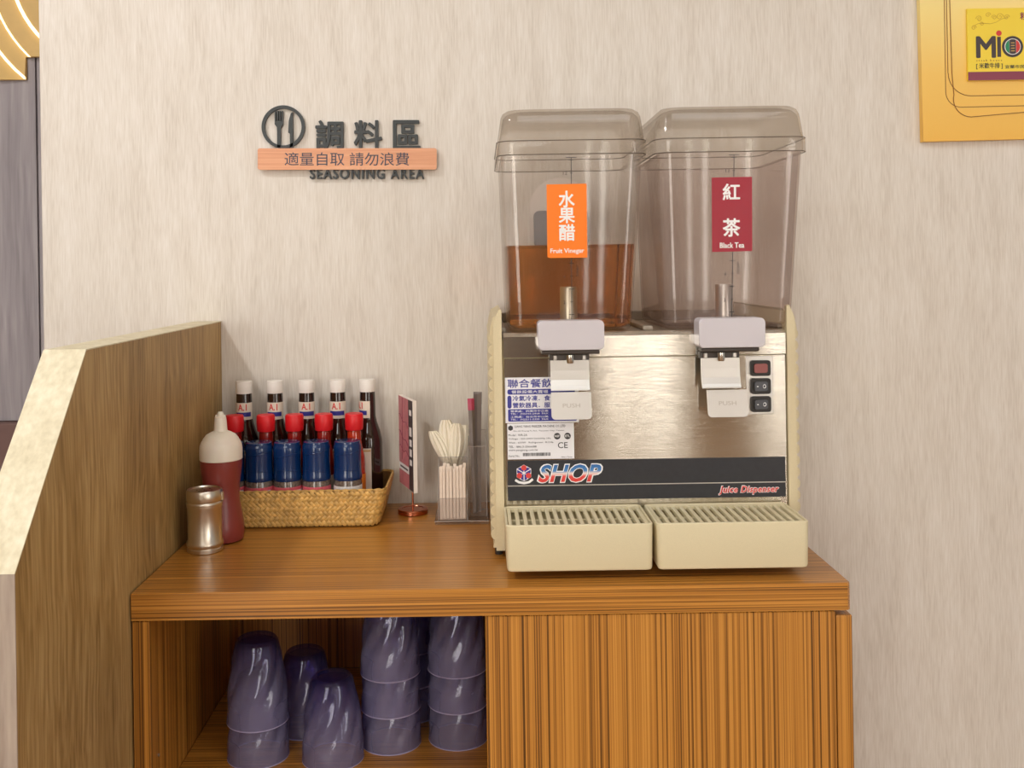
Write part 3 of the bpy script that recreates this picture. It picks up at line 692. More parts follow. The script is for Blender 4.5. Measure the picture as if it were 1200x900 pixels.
emboss_m = plain('embossed_steel', (186, 178, 168), 0.4, metal=1.0)
make_tap(0.1347, 0.1334, 0.1338); make_tap(0.3766, 0.3620, 0.3690)

# drip trays
def make_tray(x0, x1):
    z0, z1, y0, y1 = 0.9125, 0.9795, -0.4200, PY - 0.0045
    cx, cy, w_, d_ = (x0 + x1) / 2, (y0 + y1) / 2, x1 - x0, y1 - y0
    rr = lambda ins, z, r: (z, rrect(w_ - 2 * ins, d_ - 2 * ins, r, 4, cx, cy))
    bm = bmesh.new()
    loft(bm, [rr(0.006, z0, 0.004), rr(0.0025, z0 + 0.0015, 0.006), rr(0.0012, z0 + 0.005, 0.007), rr(0, z1 - 0.001, 0.008), rr(0.0008, z1, 0.008), rr(0.0030, z1, 0.006), rr(0.0035, z1 - 0.002, 0.006), rr(0.005, z0 + 0.006, 0.004)])
    tr_ = obj('drip_tray', bm, beige_m, DP, smooth=True)
    n = 17; fx0, fx1 = x0 + 0.007, x1 - 0.007; p = (fx1 - fx0) / n
    obj('grille_frame', box(box(B(fx0 - 0.0034, fx1 + 0.0034, y0 + 0.004, y0 + 0.0085, z1 - 0.007, z1 - 0.0012), fx0 - 0.0034, fx1 + 0.0034, y1 - 0.012, y1 - 0.004, z1 - 0.007, z1 - 0.0012), fx0 - 0.0034, fx1 + 0.0034, cy - 0.003, cy + 0.003, z1 - 0.011, z1 - 0.007), beige_m, tr_)
    me = None
    for k in range(n + 1):
        sxp = fx0 + p * k
        if me is None:
            o = obj('slat', B(sxp - 0.0028, sxp + 0.0028, y0 + 0.006, y1 - 0.006, z1 - 0.0075, z1 - 0.0016, bev=0.0008, seg=1), beige_m, tr_); me = o.data
        else:
            o = link('slat', me, beige_m, tr_, (sxp - fx0, 0, 0))
make_tray(0.0300, 0.2395); make_tray(0.2445, 0.4610)

# tanks
def make_tank(cx, cxt, wb, wt_, label_kind):
    zb, zt = 1.2460, 1.5170; yb_ = PY - 0.002; db, dt = 0.235, 0.262
    t = 0.003; n = 6
    def sec(z, ins=0.0, r=0.022):
        f_ = (z - zb) / (zt - zb); ww = wb + (wt_ - wb) * f_; dd = db + (dt - db) * f_
        c = cx + (cxt - cx) * f_; y0 = yb_ - 0.012 * f_
        return (z, rrect(ww - 2 * ins, dd - 2 * ins, max(0.004, r - ins), n, c, y0 + dd / 2))
    bm = bmesh.new()
    loft(bm, [sec(zb, 0.008), sec(zb + 0.002, 0.003), sec(zb + 0.008, 0.0)] + [sec(zb + 0.008 + (zt - zb - 0.008) * k / 6) for k in range(1, 7)] + [sec(zt, t)] + [sec(zb + 0.010 + (zt - zb - 0.010) * k / 6, t) for k in range(5, -1, -1)] + [sec(zb + 0.005, 0.010)])
    tk = obj('tank', bm, tank_m if label_kind == 1 else tank2_m, DP, smooth=True)
    # lid: wide skirt, step, domed top
    cyl = yb_ - 0.012 + dt / 2
    rr = lambda z, wa, ins=0.0, r=0.026: (z, rrect(wa - 2 * ins, dt + (wa - wt_) - 2 * ins, max(0.006, r - ins), n, cxt, cyl))
    W = wt_ + 0.012
    outer = [rr(1.5165, W), rr(1.5185, W + 0.001), rr(1.5375, W), rr(1.5385, W - 0.003), rr(1.5520, W - 0.007), rr(1.5650, W - 0.010), rr(1.5760, W - 0.013), rr(1.5830, W - 0.019), rr(1.5875, W - 0.030), rr(1.5890, W - 0.046)]
    inner = [rr(1.5165, W, 0.003), rr(1.5375, W, 0.003), rr(1.5520, W - 0.007, 0.003), rr(1.5650, W - 0.010, 0.003), rr(1.5750, W - 0.014, 0.003), rr(1.5820, W - 0.026, 0.003), rr(1.5860, W - 0.046, 0.003)]
    loft_secs = inner[::-1] + outer
    ld = obj('lid', loft(bmesh.new(), loft_secs), lid_m, tk, smooth=True)
    for zz, gw in ((1.5380, W + 0.0004), (1.5168, W + 0.0004)):
        obj('bead', tube(bmesh.new(), [(px_, py_, zz) for px_, py_ in rr(0, gw)[1]], 0.0007, 6, closed=True), rimline_m, ld, smooth=True)
    yf = lambda z: yb_ - 0.012 * (z - zb) / (zt - zb)
    def lean(bm, off):
        for v in bm.verts: v.co.y += yf(v.co.z) - off
        return bm
    # shaft behind the tap
    obj('shaft', L([(0.0135, zb + 0.0055), (0.0135, 1.312), (0.0125, 1.3145)], cx - 0.001, yb_ + 0.027, 24), satin_m, tk, smooth=True)
    # level scale
    bm = bmesh.new(); sxm = cxt - 0.002 if label_kind == 1 else cxt + 0.003
    sb = cx + 0.001 if label_kind == 1 else cx + 0.003
    X = lambda z: sb + (sxm - sb) * (z - zb) / (zt - zb)
    ribbon(bm, [(X(1.262), 1.262), (X(1.512), 1.512)], 0.0010, 0)
    for k in range(13):
        z = 1.272 + k * 0.0197; hw = 0.004 if k % 2 == 0 else 0.0022
        ribbon(bm, [(X(z) - hw, z), (X(z) + hw, z)], 0.0010, 0)
    ribbon(bm, [(X(1.512) - 0.008, 1.512), (X(1.512) + 0.008, 1.512)], 0.0010, 0)
    for tx, z in (('12', 1.4885), ('4', 1.3302), ('2', 1.2908)):
        join(bm, text_bm(tx, X(z) - 0.0125, X(z) - 0.0060 if len(tx) > 1 else X(z) - 0.0095, z - 0.0025, z + 0.0025, 0, 0.0004, res=2))
    lt = text_bm('liter', -0.009, 0.009, -0.0022, 0.0022, 0, 0.0004, res=2)
    for v in lt.verts: v.co = (X(1.34) + 0.0085 - v.co.z, v.co.y, 1.340 + v.co.x)
    join(bm, lt)
    obj('level_scale', lean(bm, 0.0005), black_ink, tk)
    if label_kind == 1:
        a, c, z0, z1 = 0.1028, 0.1640, 1.3590, 1.4720
        obj('label', lean(prism(bmesh.new(), [(a, z0 + 0.0018), (a + 0.004, z0 + 0.0002), (c, z0), (c, z1 - 0.001), (c - 0.001, z1), (a, z1 - 0.0005)], 'y', -0.0005, 0.0), 0.0010), orange_m, tk)
        for ch, q0, q1 in (('水', 1.4365, 1.4610), ('果', 1.4125, 1.4350), ('醋', 1.3855, 1.4100)):
            obj('label_character', lean(text_bm(ch, 0.1215, 0.1450, q0, q1, 0, 0.0004, bold=0.03), 0.0018), white_ink, tk)
        bm = text_bm('Fruit Vinegar', 0.1075, 0.1590, 1.3645, 1.3735, 0, 0.0004, bold=0.02, res=2)
        obj('label_lettering', lean(bm, 0.0018), white_ink, tk)
        # drink
        def lsec(z, ins): return sec(z, ins)
        zl = 1.3790
        bm = loft(bmesh.new(), [sec(zb + 0.0054, 0.012), sec(zb + 0.0104, 0.0034)] + [sec(zb + 0.0104 + (zl - zb - 0.0104) * k / 3, 0.0034) for k in range(1, 4)])
        obj('drink', bm, liq_m, tk, smooth=True)
        # grey rear cover with arched top, seen through the tank
        bx0, bx1 = 0.088, 0.196; yy = yb_ + db - 0.012
        pts = [(bx0, 1.390), (bx0, 1.450)] + [((bx0 + bx1) / 2 + 0.054 * math.cos(math.radians(a)), 1.450 + 0.052 * math.sin(math.radians(a))) for a in range(170, 0, -10)] + [(bx1, 1.450), (bx1, 1.390)]
        obj('rear_cover', prism(bmesh.new(), pts, 'y', yy - 0.004, yy), plain('frosted_grey_plastic', (206, 194, 184), 0.5), tk)
        obj('rear_block', prism(bmesh.new(), rrect(0.094, 0.062, 0.008, 4, 0.142, 1.412), 'y', yy - 0.030, yy - 0.0045), plain('slate_grey_plastic', (128, 124, 124), 0.5), tk)
    else:
        a, c, z0, z1 = 0.3550, 0.4165, 1.3645, 1.4785
        obj('label', lean(prism(bmesh.new(), [(a, z0), (c, z0 + 0.0005), (c, z1), (a, z1 - 0.0005)], 'y', -0.0005, 0.0), 0.0010), crimson_m, tk)
        for ch, q0, q1 in (('紅', 1.4440, 1.4680), ('茶', 1.3880, 1.4150)):
            obj('label_character', lean(text_bm(ch, 0.3720, 0.3975, q0, q1, 0, 0.0004, bold=0.03), 0.0018), white_ink, tk)
        bm = text_bm('Black Tea', 0.3670, 0.4040, 1.3705, 1.3785, 0, 0.0004, bold=0.03, res=2)
        obj('label_lettering', lean(bm, 0.0018), white_ink, tk)
make_tank(0.1378, 0.1430, 0.192, 0.218, 1)
make_tank(0.3815, 0.3865, 0.198, 0.222, 2)

# ------------------------------------------------------------------ woven basket
bk = thing('basket', 'shallow woven straw basket holding the sauce bottles and pepper grinders', 'basket', (-0.32, -0.03, CT))
BX0, BX1, BY0, BY1 = -0.4790, -0.1705, -0.1145, 0.0520
bcx, bcy, bw, bd = (BX0 + BX1) / 2, (BY0 + BY1) / 2, BX1 - BX0, BY1 - BY0
def bsec(z, grow, ins=0.0): return (z, rrect(bw + 4.2 * grow - 2 * ins, bd + 2 * grow - 2 * ins, 0.016, 5, bcx + 1.1 * grow, bcy))   # the ends flare more than the sides
ZR = 0.965
bm = bmesh.new(); loft(bm, [bsec(CT + 0.0012, -0.0075), bsec(CT + 0.004, -0.0045), bsec(ZR - 0.002, 0.0), bsec(ZR - 0.002, 0, 0.003), bsec(CT + 0.005, -0.0045, 0.003)])
obj('wall', bm, straw_dark_m, bk)
# herringbone strands laid round the outside
ring0 = bsec(0, -0.0045)[1]; ring1 = bsec(0, 0.0)[1]
def cum(pts):
    c = [0]
    for p, q in zip(pts, pts[1:] + pts[:1]): c.append(c[-1] + math.dist(p, q))
    return c
c1 = cum(ring1); per = c1[-1]
def on_wall(s, t, off):
    s %= per; i = 0
    while c1[i + 1] < s: i += 1
    f_ = (s - c1[i]) / (c1[i + 1] - c1[i]); m_ = len(ring1)
    p1 = Vector(ring1[i]).lerp(Vector(ring1[(i + 1) % m_]), f_); p0 = Vector(ring0[i]).lerp(Vector(ring0[(i + 1) % m_]), f_)
    d_ = (Vector(ring1[(i + 1) % m_]) - Vector(ring1[i])).normalized(); nrm = Vector((d_.y, -d_.x))
    p = p0.lerp(p1, t) + nrm * off
    return (p.x, p.y, CT + 0.003 + (ZR - 0.006 - CT) * t)
bm = bmesh.new(); rows = 7; pitch = 0.0086
nst = int(per / pitch); Hh = ZR - 0.006 - CT
for r_ in range(rows):
    sgn = 1 if r_ % 2 else -1; tc_ = (r_ + 0.5) / rows
    for k in range(nst):
        s0 = (k + (0.5 if r_ % 2 else 0)) * per / nst + random.uniform(-0.0004, 0.0004)
        dl, dw = 0.0074, 0.0031 * random.uniform(0.85, 1.1); ca, sa = math.cos(math.radians(42)), math.sin(math.radians(42)) * sgn
        g = []
        for u, off in ((-1, 0.0002), (-0.45, 0.0022), (0.45, 0.0022), (1, 0.0002)):
            row_ = []
            for vv, o2 in ((-1, -0.0006), (0, 0.0005), (1, -0.0006)):
                ds = u * dl * ca - vv * dw * sa; dz = u * dl * sa + vv * dw * ca
                row_.append(bm.verts.new(on_wall(s0 + ds, min(1.02, max(-0.03, tc_ + dz / Hh)), off + o2)))
            g.append(row_)
        for i in range(3):
            for j in range(2): bm.faces.new((g[i][j], g[i][j + 1], g[i + 1][j + 1], g[i + 1][j]))
wv = obj('woven_strands', bm, straw_m, bk, smooth=True, angle=60); wv['kind'] = 'stuff'
rim = [(x, y, ZR - 0.001 + 0.0006 * math.sin(i * 2.1)) for i, (x, y) in enumerate(rrect(bw, bd, 0.016, 5, bcx, bcy))]
def dens(pts, n):
    o = []
    for p, q in zip(pts, pts[1:] + pts[:1]):
        m_ = max(1, int(math.dist(p, q) / n))
        for k in range(m_): o.append(tuple(p[i] + (q[i] - p[i]) * k / m_ for i in range(3)))
    return o
bm = bmesh.new(); rd = dens(rim, 0.004)
for ph in (0, math.pi):
    tube(bm, [(x, y, z + 0.0012 * math.sin(i * 0.9 + ph)) for i, (x, y, z) in enumerate(rd)], 0.0019, 6, closed=True)
obj('rim', bm, straw_m, bk, smooth=True, angle=60)

# ------------------------------------------------------------------ condiment bottles in the basket
FB = CT + 0.0055                                  # inside floor of the basket
def make_brown_sauce(x, y):
    t = thing('sauce_bottle', '', 'sauce bottle', (x, y, FB), 'brown sauce bottles in the basket')
    k = 0.0015
    obj('bottle', L([(0.024, FB), (0.0265, FB + 0.002), (0.0270, FB + 0.006), (0.0270, FB + 0.118), (0.0262, FB + 0.126), (0.0230, FB + 0.140), (0.0175, FB + 0.156), (0.0148, FB + 0.168), (0.0143, FB + 0.205), (0.0140, FB + 0.214)], x, y, 36), a1glass_m, t, smooth=True)
    obj('cap', L([(0.0148, FB + 0.2135), (0.0151, FB + 0.215), (0.0151, FB + 0.2345), (0.0143, FB + 0.2362), (0.0, FB + 0.2362)], x, y, 32, cap1=False), whitecap_m, t, smooth=True)
    nl = obj('neck_label', patch(x, y, 0.0149, FB + 0.163, FB + 0.197, -85, 85, 16), cream_lab, t)
    bm = bend(text_bm('A.1', x - 0.0080, x + 0.0080, FB + 0.1830, FB + 0.1945, y - 0.0156, 0.0004, bold=0.03), x, y, 0.0156)
    obj('neck_lettering', bm, red_ink, nl)
    obj('neck_band', patch(x, y, 0.0153, FB + 0.1715, FB + 0.1795, -50, 62, 10, 0.0003), blue_ink, nl)
    bl = obj('body_label', patch(x, y, 0.0272, FB + 0.020, FB + 0.112, -80, 80, 18), cream_lab, t)
    obj('label_border', patch(x, y, 0.0276, FB + 0.106, FB + 0.109, -78, 78, 16, 0.0002), gold_ink, bl)
    return t
BRX = [-0.4439, -0.3861, -0.3274, -0.2695, -0.2141]
p0 = make_brown_sauce(BRX[0], 0.0165)
NEAR = ['first from the left', 'second from the left', 'middle one of five', 'fourth from the left', 'rightmost, label turned aside']
for i, x in enumerate(BRX):
    o = p0 if i == 0 else copy_tree(p0)
    o.location = (x, 0.0165, FB); o['label'] = 'dark brown sauce bottle with white cap, back row of basket, %s' % NEAR[i]
    if i == 4: o.rotation_euler = (0, 0, math.radians(-62))
    elif i: o.rotation_euler = (0, 0, math.radians((0, -4, 3, -6)[i]))
def make_hot_sauce(x, y, mt, kind):
    t = thing('hot_sauce_bottle', '', 'hot sauce bottle', (x, y, FB), 'red hot sauce bottles in the basket')
    obj('bottle', L([(0.016, FB), (0.0185, FB + 0.002), (0.0190, FB + 0.006), (0.0190, FB + 0.092), (0.0180, FB + 0.104), (0.0145, FB + 0.120), (0.0125, FB + 0.132), (0.0125, FB + 0.153)], x, y, 32), mt, t, smooth=True)
    # octagonal flared cap
    secs = [(FB + z, [(x + r * math.cos(2 * math.pi * (k + 0.5) / 16), y + r * math.sin(2 * math.pi * (k + 0.5) / 16)) for k in range(16)]) for r, z in ((0.0152, 0.151), (0.0162, 0.153), (0.0168, 0.168), (0.0164, 0.178), (0.0150, 0.1805))]
    obj('cap', loft(bmesh.new(), secs), redcap_m, t, smooth=True, angle=28)
    obj('label', patch(x, y, 0.0191, FB + 0.018, FB + 0.072, -150, 150, 24), orange_lab if kind else cream_lab, t)
    return t
RX = [-0.4494, -0.3929, -0.3411, -0.2878, -0.2330]
POS = ['beside the squeeze bottle', 'second from the left', 'third from the left', 'fourth from the left']
h0 = make_hot_sauce(RX[0], -0.0340, hot_m, 0)
for i in range(4):
    o = h0 if i == 0 else copy_tree(h0)
    o.location = (RX[i], -0.0340, FB); o['label'] = 'deep red hot sauce bottle with red cap, middle row of basket, %s' % POS[i]
h4 = make_hot_sauce(RX[4], -0.0340, hot2_m, 1); h4['label'] = 'orange-red hot sauce bottle with red cap and orange label, right end of middle row'
def make_grinder(x, y, lab, pic):
    t = thing('pepper_grinder', '', 'pepper grinder', (x, y, FB), 'blue-capped grinders in the basket front row')
    obj('jar', L([(0.0230, FB), (0.0243, FB + 0.002), (0.0245, FB + 0.050), (0.0243, FB + 0.0685), (0.0235, FB + 0.0720)], x, y, 32), pepper_m, t, smooth=True)
    cp = obj('cap', L([(0.0246, FB + 0.0725), (0.0250, FB + 0.0735), (0.0250, FB + 0.080), (0.0243, FB + 0.0835), (0.0240, FB + 0.0920), (0.0238, FB + 0.108), (0.0242, FB + 0.122), (0.0244, FB + 0.129), (0.0238, FB + 0.1325), (0.0226, FB + 0.1345), (0.0224, FB + 0.1385), (0.0205, FB + 0.1395), (0.0, FB + 0.1385)], x, y, 36, cap1=False), bluecap_m, t, smooth=True)
    bm = bmesh.new()
    tube(bm, [(x + 0.0242 * math.sin(a), y - 0.0242 * math.cos(a), FB + 0.1195 + 0.004 * a) for a in [-1.5 + 0.15 * k for k in range(21)]], 0.0007, 6)
    tube(bm, [(x + 0.0242 * math.sin(a), y - 0.0242 * math.cos(a), FB + 0.0905 - 0.002 * a) for a in [-1.5 + 0.15 * k for k in range(21)]], 0.0006, 6)
    obj('cap_ridge', bm, bluecap_m, cp, smooth=True)
    lb = obj('label', patch(x, y, 0.0246, FB + 0.012, FB + 0.0625, -165, 165, 28), lab, t)
    if pic: obj('label_panel', patch(x, y, 0.0250, FB + 0.020, FB + 0.0570, -24, 60, 12, 0.0003), white_lab, lb)
    return t
GX = [-0.4460, -0.3958, -0.3461, -0.2948, -0.2398]
g0 = make_grinder(GX[0], -0.0785, pink_lab, True)
GP = ['half hidden behind the squeeze bottle', 'second of five from the left', 'third of five from the left', 'fourth of five from the left']
for i in range(4):
    o = g0 if i == 0 else copy_tree(g0)
    o.location = (GX[i], -0.0785, FB); o['label'] = 'pink-labelled pepper grinder with dark blue cap, %s' % GP[i]
    o.rotation_euler = (0, 0, math.radians((10, 0, 40, -25)[i]))
g4 = make_grinder(GX[4], -0.0785, white_lab, False); g4['label'] = 'pepper grinder with dark blue cap and white label, right end of front row'

# ------------------------------------------------------------------ squeeze bottle and shaker
x, y = -0.4360, -0.180
sq = thing('squeeze_bottle', 'translucent red squeeze bottle with cream nozzle cap, beside the partition', 'squeeze bottle', (x, y, CT))
obj('bottle', L([(0.030, CT + 0.0002), (0.0345, CT + 0.003), (0.0365, CT + 0.014), (0.0362, CT + 0.026), (0.0335, CT + 0.045), (0.0300, CT + 0.064), (0.0290, CT + 0.078), (0.0300, CT + 0.095), (0.0328, CT + 0.115), (0.0343, CT + 0.128), (0.0343, CT + 0.1345)], x, y, 40), ketchup_m, sq, smooth=True)
cp = obj('cap', L([(0.0338, CT + 0.1345), (0.0350, CT + 0.1355), (0.0350, CT + 0.151), (0.0343, CT + 0.158), (0.0315, CT + 0.165), (0.0300, CT + 0.1665), (0.0290, CT + 0.1690), (0.0240, CT + 0.1755), (0.0170, CT + 0.1795), (0.0120, CT + 0.1815), (0.0, CT + 0.1815)], x, y, 40, cap1=False), creamcap_m, sq, smooth=True)
obj('nozzle', L([(0.0122, CT + 0.1805), (0.0110, CT + 0.184), (0.0102, CT + 0.197), (0.0092, CT + 0.205), (0.0055, CT + 0.2065), (0.0050, CT + 0.211), (0.0035, CT + 0.2135)], x, y, 28), creamcap_m, cp, smooth=True)
obj('nozzle_tab', B(x - 0.0085, x + 0.0085, y - 0.0016, y + 0.0016, CT + 0.2050, CT + 0.2085, bev=0.0008, seg=1), creamcap_m, cp)
x, y = -0.4480, -0.238
sh = thing('shaker', 'small stainless steel pepper shaker beside the partition, in front of squeeze bottle', 'shaker', (x, y, CT))
obj('body', L([(0.0265, CT + 0.0002), (0.0282, CT + 0.001), (0.0282, CT + 0.006), (0.0272, CT + 0.007), (0.0272, CT + 0.008), (0.0288, CT + 0.010), (0.0292, CT + 0.013), (0.0288, CT + 0.016), (0.0270, CT + 0.019), (0.0270, CT + 0.069), (0.0278, CT + 0.071), (0.0278, CT + 0.0745)], x, y, 44), shaker_m, sh, smooth=True)
obj('lid', L([(0.0283, CT + 0.0747), (0.0288, CT + 0.077), (0.0283, CT + 0.079), (0.0275, CT + 0.0800), (0.0286, CT + 0.0825), (0.0286, CT + 0.0955), (0.0270, CT + 0.0985), (0.0255, CT + 0.0985), (0.0245, CT + 0.0965), (0.0, CT + 0.0965)], x, y, 44, cap1=False), shaker_m, sh, smooth=True)
for k in range(7):
    a = k * math.pi / 3; r = 0.012 if k < 6 else 0
    obj('hole', L([(0.0014, CT + 0.0966), (0.0014, CT + 0.0968)], x + r * math.cos(a), y + r * math.sin(a), 10), bezel_m, sh)
obj('lid_lug', B(x + 0.0275, x + 0.0305, y - 0.003, y + 0.003, CT + 0.080, CT + 0.094, bev=0.001, seg=1), shaker_m, sh)

# ------------------------------------------------------------------ card stand
cs = thing('card_stand', 'pink picture card on copper stand, turned sideways between basket and acrylic holder', 'card stand', (-0.1300, -0.020, CT))
bx, by = -0.1300, -0.020
obj('base', L([(0.0260, CT + 0.0003), (0.0275, CT + 0.001), (0.0275, CT + 0.0075), (0.0262, CT + 0.0092), (0.0195, CT + 0.0098), (0.0188, CT + 0.0088), (0.0, CT + 0.0092)], bx, by, 40, cap1=False), copper_m, cs, smooth=True)
obj('pole', L([(0.0019, CT + 0.009), (0.0019, CT + 0.060)], bx, by, 14), copper_m, cs, smooth=True)
d2 = Vector((0.0335, -0.096)).normalized(); n2 = Vector((d2.y, -d2.x))   # n2 faces left and a little forward
ctr = Vector((-0.1400, -0.030))
def slab(s0, s1, t0, t1, z0, z1):
    bm = bmesh.new(); c = [ctr + d2 * s + n2 * t for s, t in ((s0, t0), (s1, t0), (s1, t1), (s0, t1))]
    return prism(bm, [(p.x, p.y) for p in c], 'z', z0, z1)
zc0, zc1 = CT + 0.0490, CT + 0.2120
cd = obj('card', slab(-0.049, 0.049, -0.0070, 0.0, zc0, zc1), card_m, cs)
obj('picture', slab(-0.048, 0.020, 0.0001, 0.0005, zc0 + 0.040, zc1 - 0.001), cardpink_m, cd)
obj('picture', slab(-0.048, 0.020, 0.0001, 0.0005, zc0 + 0.001, zc0 + 0.027), cardpink_m, cd)
obj('caption_strip', slab(-0.048, 0.020, 0.0001, 0.0004, zc0 + 0.0275, zc0 + 0.0395), white_lab, cd)
obj('caption_print', slab(-0.040, 0.012, 0.0004, 0.0007, zc0 + 0.032, zc0 + 0.035), carddark_m, cd)
obj('side_band', slab(0.0205, 0.0485, 0.0001, 0.0005, zc0 + 0.001, zc1 - 0.001), carddark_m, cd)
for k, (z, h) in enumerate(((0.135, 0.010), (0.098, 0.016), (0.080, 0.012), (0.062, 0.013), (0.046, 0.010))):
    obj('band_mark', slab(0.027, 0.041, 0.0005, 0.0008, zc0 + z, zc0 + z + h), white_lab, cd)
for (sa, za, sb_, zb_) in ((-0.047, 0.128, 0.019, 0.112), (-0.047, 0.098, 0.019, 0.078), (-0.020, 0.162, -0.026, 0.050), (-0.047, 0.070, 0.019, 0.062)):
    bm = bmesh.new(); pts = []
    for k in range(7):
        s = sa + (sb_ - sa) * k / 6; z = za + (zb_ - za) * k / 6 + 0.004 * math.sin(k * 1.7); p = ctr + d2 * s + n2 * 0.0007
        pts.append((p.x, p.y, zc0 + z))
    obj('picture_line', tube(bm, pts, 0.0006, 5), maroon_m, cd)

# ------------------------------------------------------------------ acrylic holder with its contents
ah = thing('acrylic_holder', 'clear acrylic utensil holder with two compartments, left of the dispenser', 'utensil holder', (-0.036, -0.065, CT))
def open_box(x0, x1, y0, y1, z0, z1, t=0.002, zf=None):
    bm = bmesh.new(); zf = zf or z1
    box(bm, x0, x1, y0, y0 + t, z0, zf); box(bm, x0, x1, y1 - t, y1, z0, z1)
    for a, c in ((x0, x0 + t), (x1 - t, x1)):
        prism(bm, [(y0 + t, z0), (y1 - t, z0), (y1 - t, z1), (y0 + t, zf)], 'x', a, c)
    return bm
obj('base', B(-0.0860, 0.0080, -0.1080, -0.0250, CT + 0.0003, CT + 0.0065, bev=0.001, seg=1), acryl_m, ah)
obj('compartment', open_box(-0.0800, -0.0290, -0.1020, -0.0560, CT + 0.0066, 1.008, zf=0.945), acryl_m, ah)
obj('compartment', open_box(-0.0265, 0.0050, -0.0760, -0.0290, CT + 0.0066, 1.052, zf=1.030), acryl_m, ah)
obj('compartment', open_box(-0.0800, -0.0290, -0.0550, -0.0290, CT + 0.0066, 0.985), acryl_m, ah)
for (x0, x1, y0, y1, z1, zf) in ((-0.0800, -0.0290, -0.1020, -0.0560, 1.008, 0.945), (-0.0265, 0.0050, -0.0760, -0.0290, 1.052, 1.030), (-0.0860, 0.0080, -0.1080, -0.0250, CT + 0.0065, CT + 0.0065)):
    bm = bmesh.new(); z0 = CT + 0.0072
    tube(bm, [(x0, y0, zf), (x1, y0, zf), (x1, y1, z1), (x0, y1, z1)], 0.0007, 6, closed=True)
    if z1 > 0.95:
        for px_, py_, zt_ in ((x0, y0, zf), (x1, y0, zf), (x0, y1, z1), (x1, y1, z1)): tube(bm, [(px_, py_, z0), (px_, py_, zt_ - 0.001)], 0.0006, 6)
    obj('edge_highlight', bm, acryl_edge_m, ah, smooth=True)  # thin pale tubes drawn as lines of light along the edges
HB = CT + 0.0070
def make_wrap(x, y, lean_x, lean_y, h):
    bm = bmesh.new(); hw = 0.0026
    pts = [(0, 0), (0.35, 0), (0.75, 0), (0.97, 0), (1.0, 0)]
    secs = []
    for f_ in (0.0, 0.03, 0.5, 0.95, 1.0):
        ww, dd = (hw * 2, 0.0030) if 0.02 < f_ < 0.97 else (hw * 2.1, 0.0008)
        secs.append((HB + h * f_, rrect(ww, dd, min(ww, dd) * 0.35, 2, x + lean_x * f_, y + lean_y * f_)))
    return obj('wrapped_toothpick', loft(bm, secs), pulp_m, None, (x, y, HB))
ORD = ['first', 'second', 'third', 'fourth', 'fifth', 'sixth', 'seventh', 'last']
for row, yy in enumerate((-0.0960, -0.0885)):
    for i in range(8):
        x = -0.0750 + i * 0.0058 + (0.0012 if row % 2 else 0) + random.uniform(-0.0003, 0.0003)
        o = make_wrap(x, yy, random.uniform(-0.0004, 0.0004), random.uniform(0, 0.0012), 0.0915 + random.uniform(-0.003, 0.0035) + row * 0.0025)
        tag(o, 'paper-wrapped toothpick in acrylic holder, %s row, %s from the left' % (('front', 'back')[row], ORD[i]) if i < 7 else 'paper-wrapped toothpick in acrylic holder, %s row, rightmost' % ('front', 'back')[row], 'toothpick', 'wrapped toothpicks in the acrylic holder')
def petal(x, y, ang, h, wdt, curl, name='wrapped_spoon'):
    """paper-wrapped spoon: narrow handle below, wide cupped head bending over at the top"""
    bm = bmesh.new(); rows = []; n = 16
    for k in range(n + 1):
        f_ = k / n; hw = 0.0045 if f_ < 0.58 else 0.0045 + (wdt - 0.0045) * max(0, math.sin((f_ - 0.58) / 0.42 * math.pi * 0.97)) ** 0.55
        bendx = curl * max(0, f_ - 0.55) ** 1.5 * 2.6; z = h * f_ - 0.5 * abs(bendx)
        row_ = []
        for j in range(9):
            u = -1 + j / 4; fold = 0.0016 * math.cos(j * math.pi) * (1 if f_ > 0.5 else 0.3)
            row_.append((u * hw, (u * u - 0.5) * 0.35 * hw * (1 if f_ > 0.5 else 0.2) + fold, z, bendx))
        rows.append(row_)
    ca, sa = math.cos(ang), math.sin(ang)
    def put(side):
        g = []
        for row_ in rows:
            gr = []
            for (u, v, z, b2) in row_:
                vv = v + side * 0.0006
                gr.append(bm.verts.new((x + b2 + u * ca - vv * sa, y + u * sa + vv * ca, HB + 0.001 + z)))
            g.append(gr)
        return g
    A, Bk = put(-1), put(1); m_ = len(rows)
    for i in range(m_ - 1):
        for j in range(8):
            bm.faces.new((A[i][j], A[i][j + 1], A[i + 1][j + 1], A[i + 1][j])); bm.faces.new((Bk[i][j], Bk[i + 1][j], Bk[i + 1][j + 1], Bk[i][j + 1]))
    for i in range(m_ - 1):
        for j in (0, 8): bm.faces.new((A[i][j], A[i + 1][j], Bk[i + 1][j], Bk[i][j]))
    for i in (0, m_ - 1):
        for j in range(8): bm.faces.new((A[i][j], A[i][j + 1], Bk[i][j + 1], Bk[i][j]))
    return obj(name, bm, spoon_m, None, (x, y, HB), smooth=True, angle=50)
for (x, y, a, h, wd, cu, lb) in ((-0.0660, -0.0500, 0.45, 0.158, 0.0150, -0.030, 'cream paper-wrapped spoon leaning furthest left in the acrylic holder'),
                                 (-0.0600, -0.0440, 0.1, 0.168, 0.0165, -0.008, 'tallest cream paper-wrapped spoon in the acrylic holder'),
                                 (-0.0510, -0.0500, -0.3, 0.161, 0.0140, 0.004, 'cream paper-wrapped spoon upright in the middle of its bunch'),
                                 (-0.0440, -0.0430, -0.5, 0.160, 0.0130, 0.012, 'cream paper-wrapped spoon leaning right towards the dispenser')):
    tag(petal(x, y, a, h, wd, cu), lb, 'spoon')
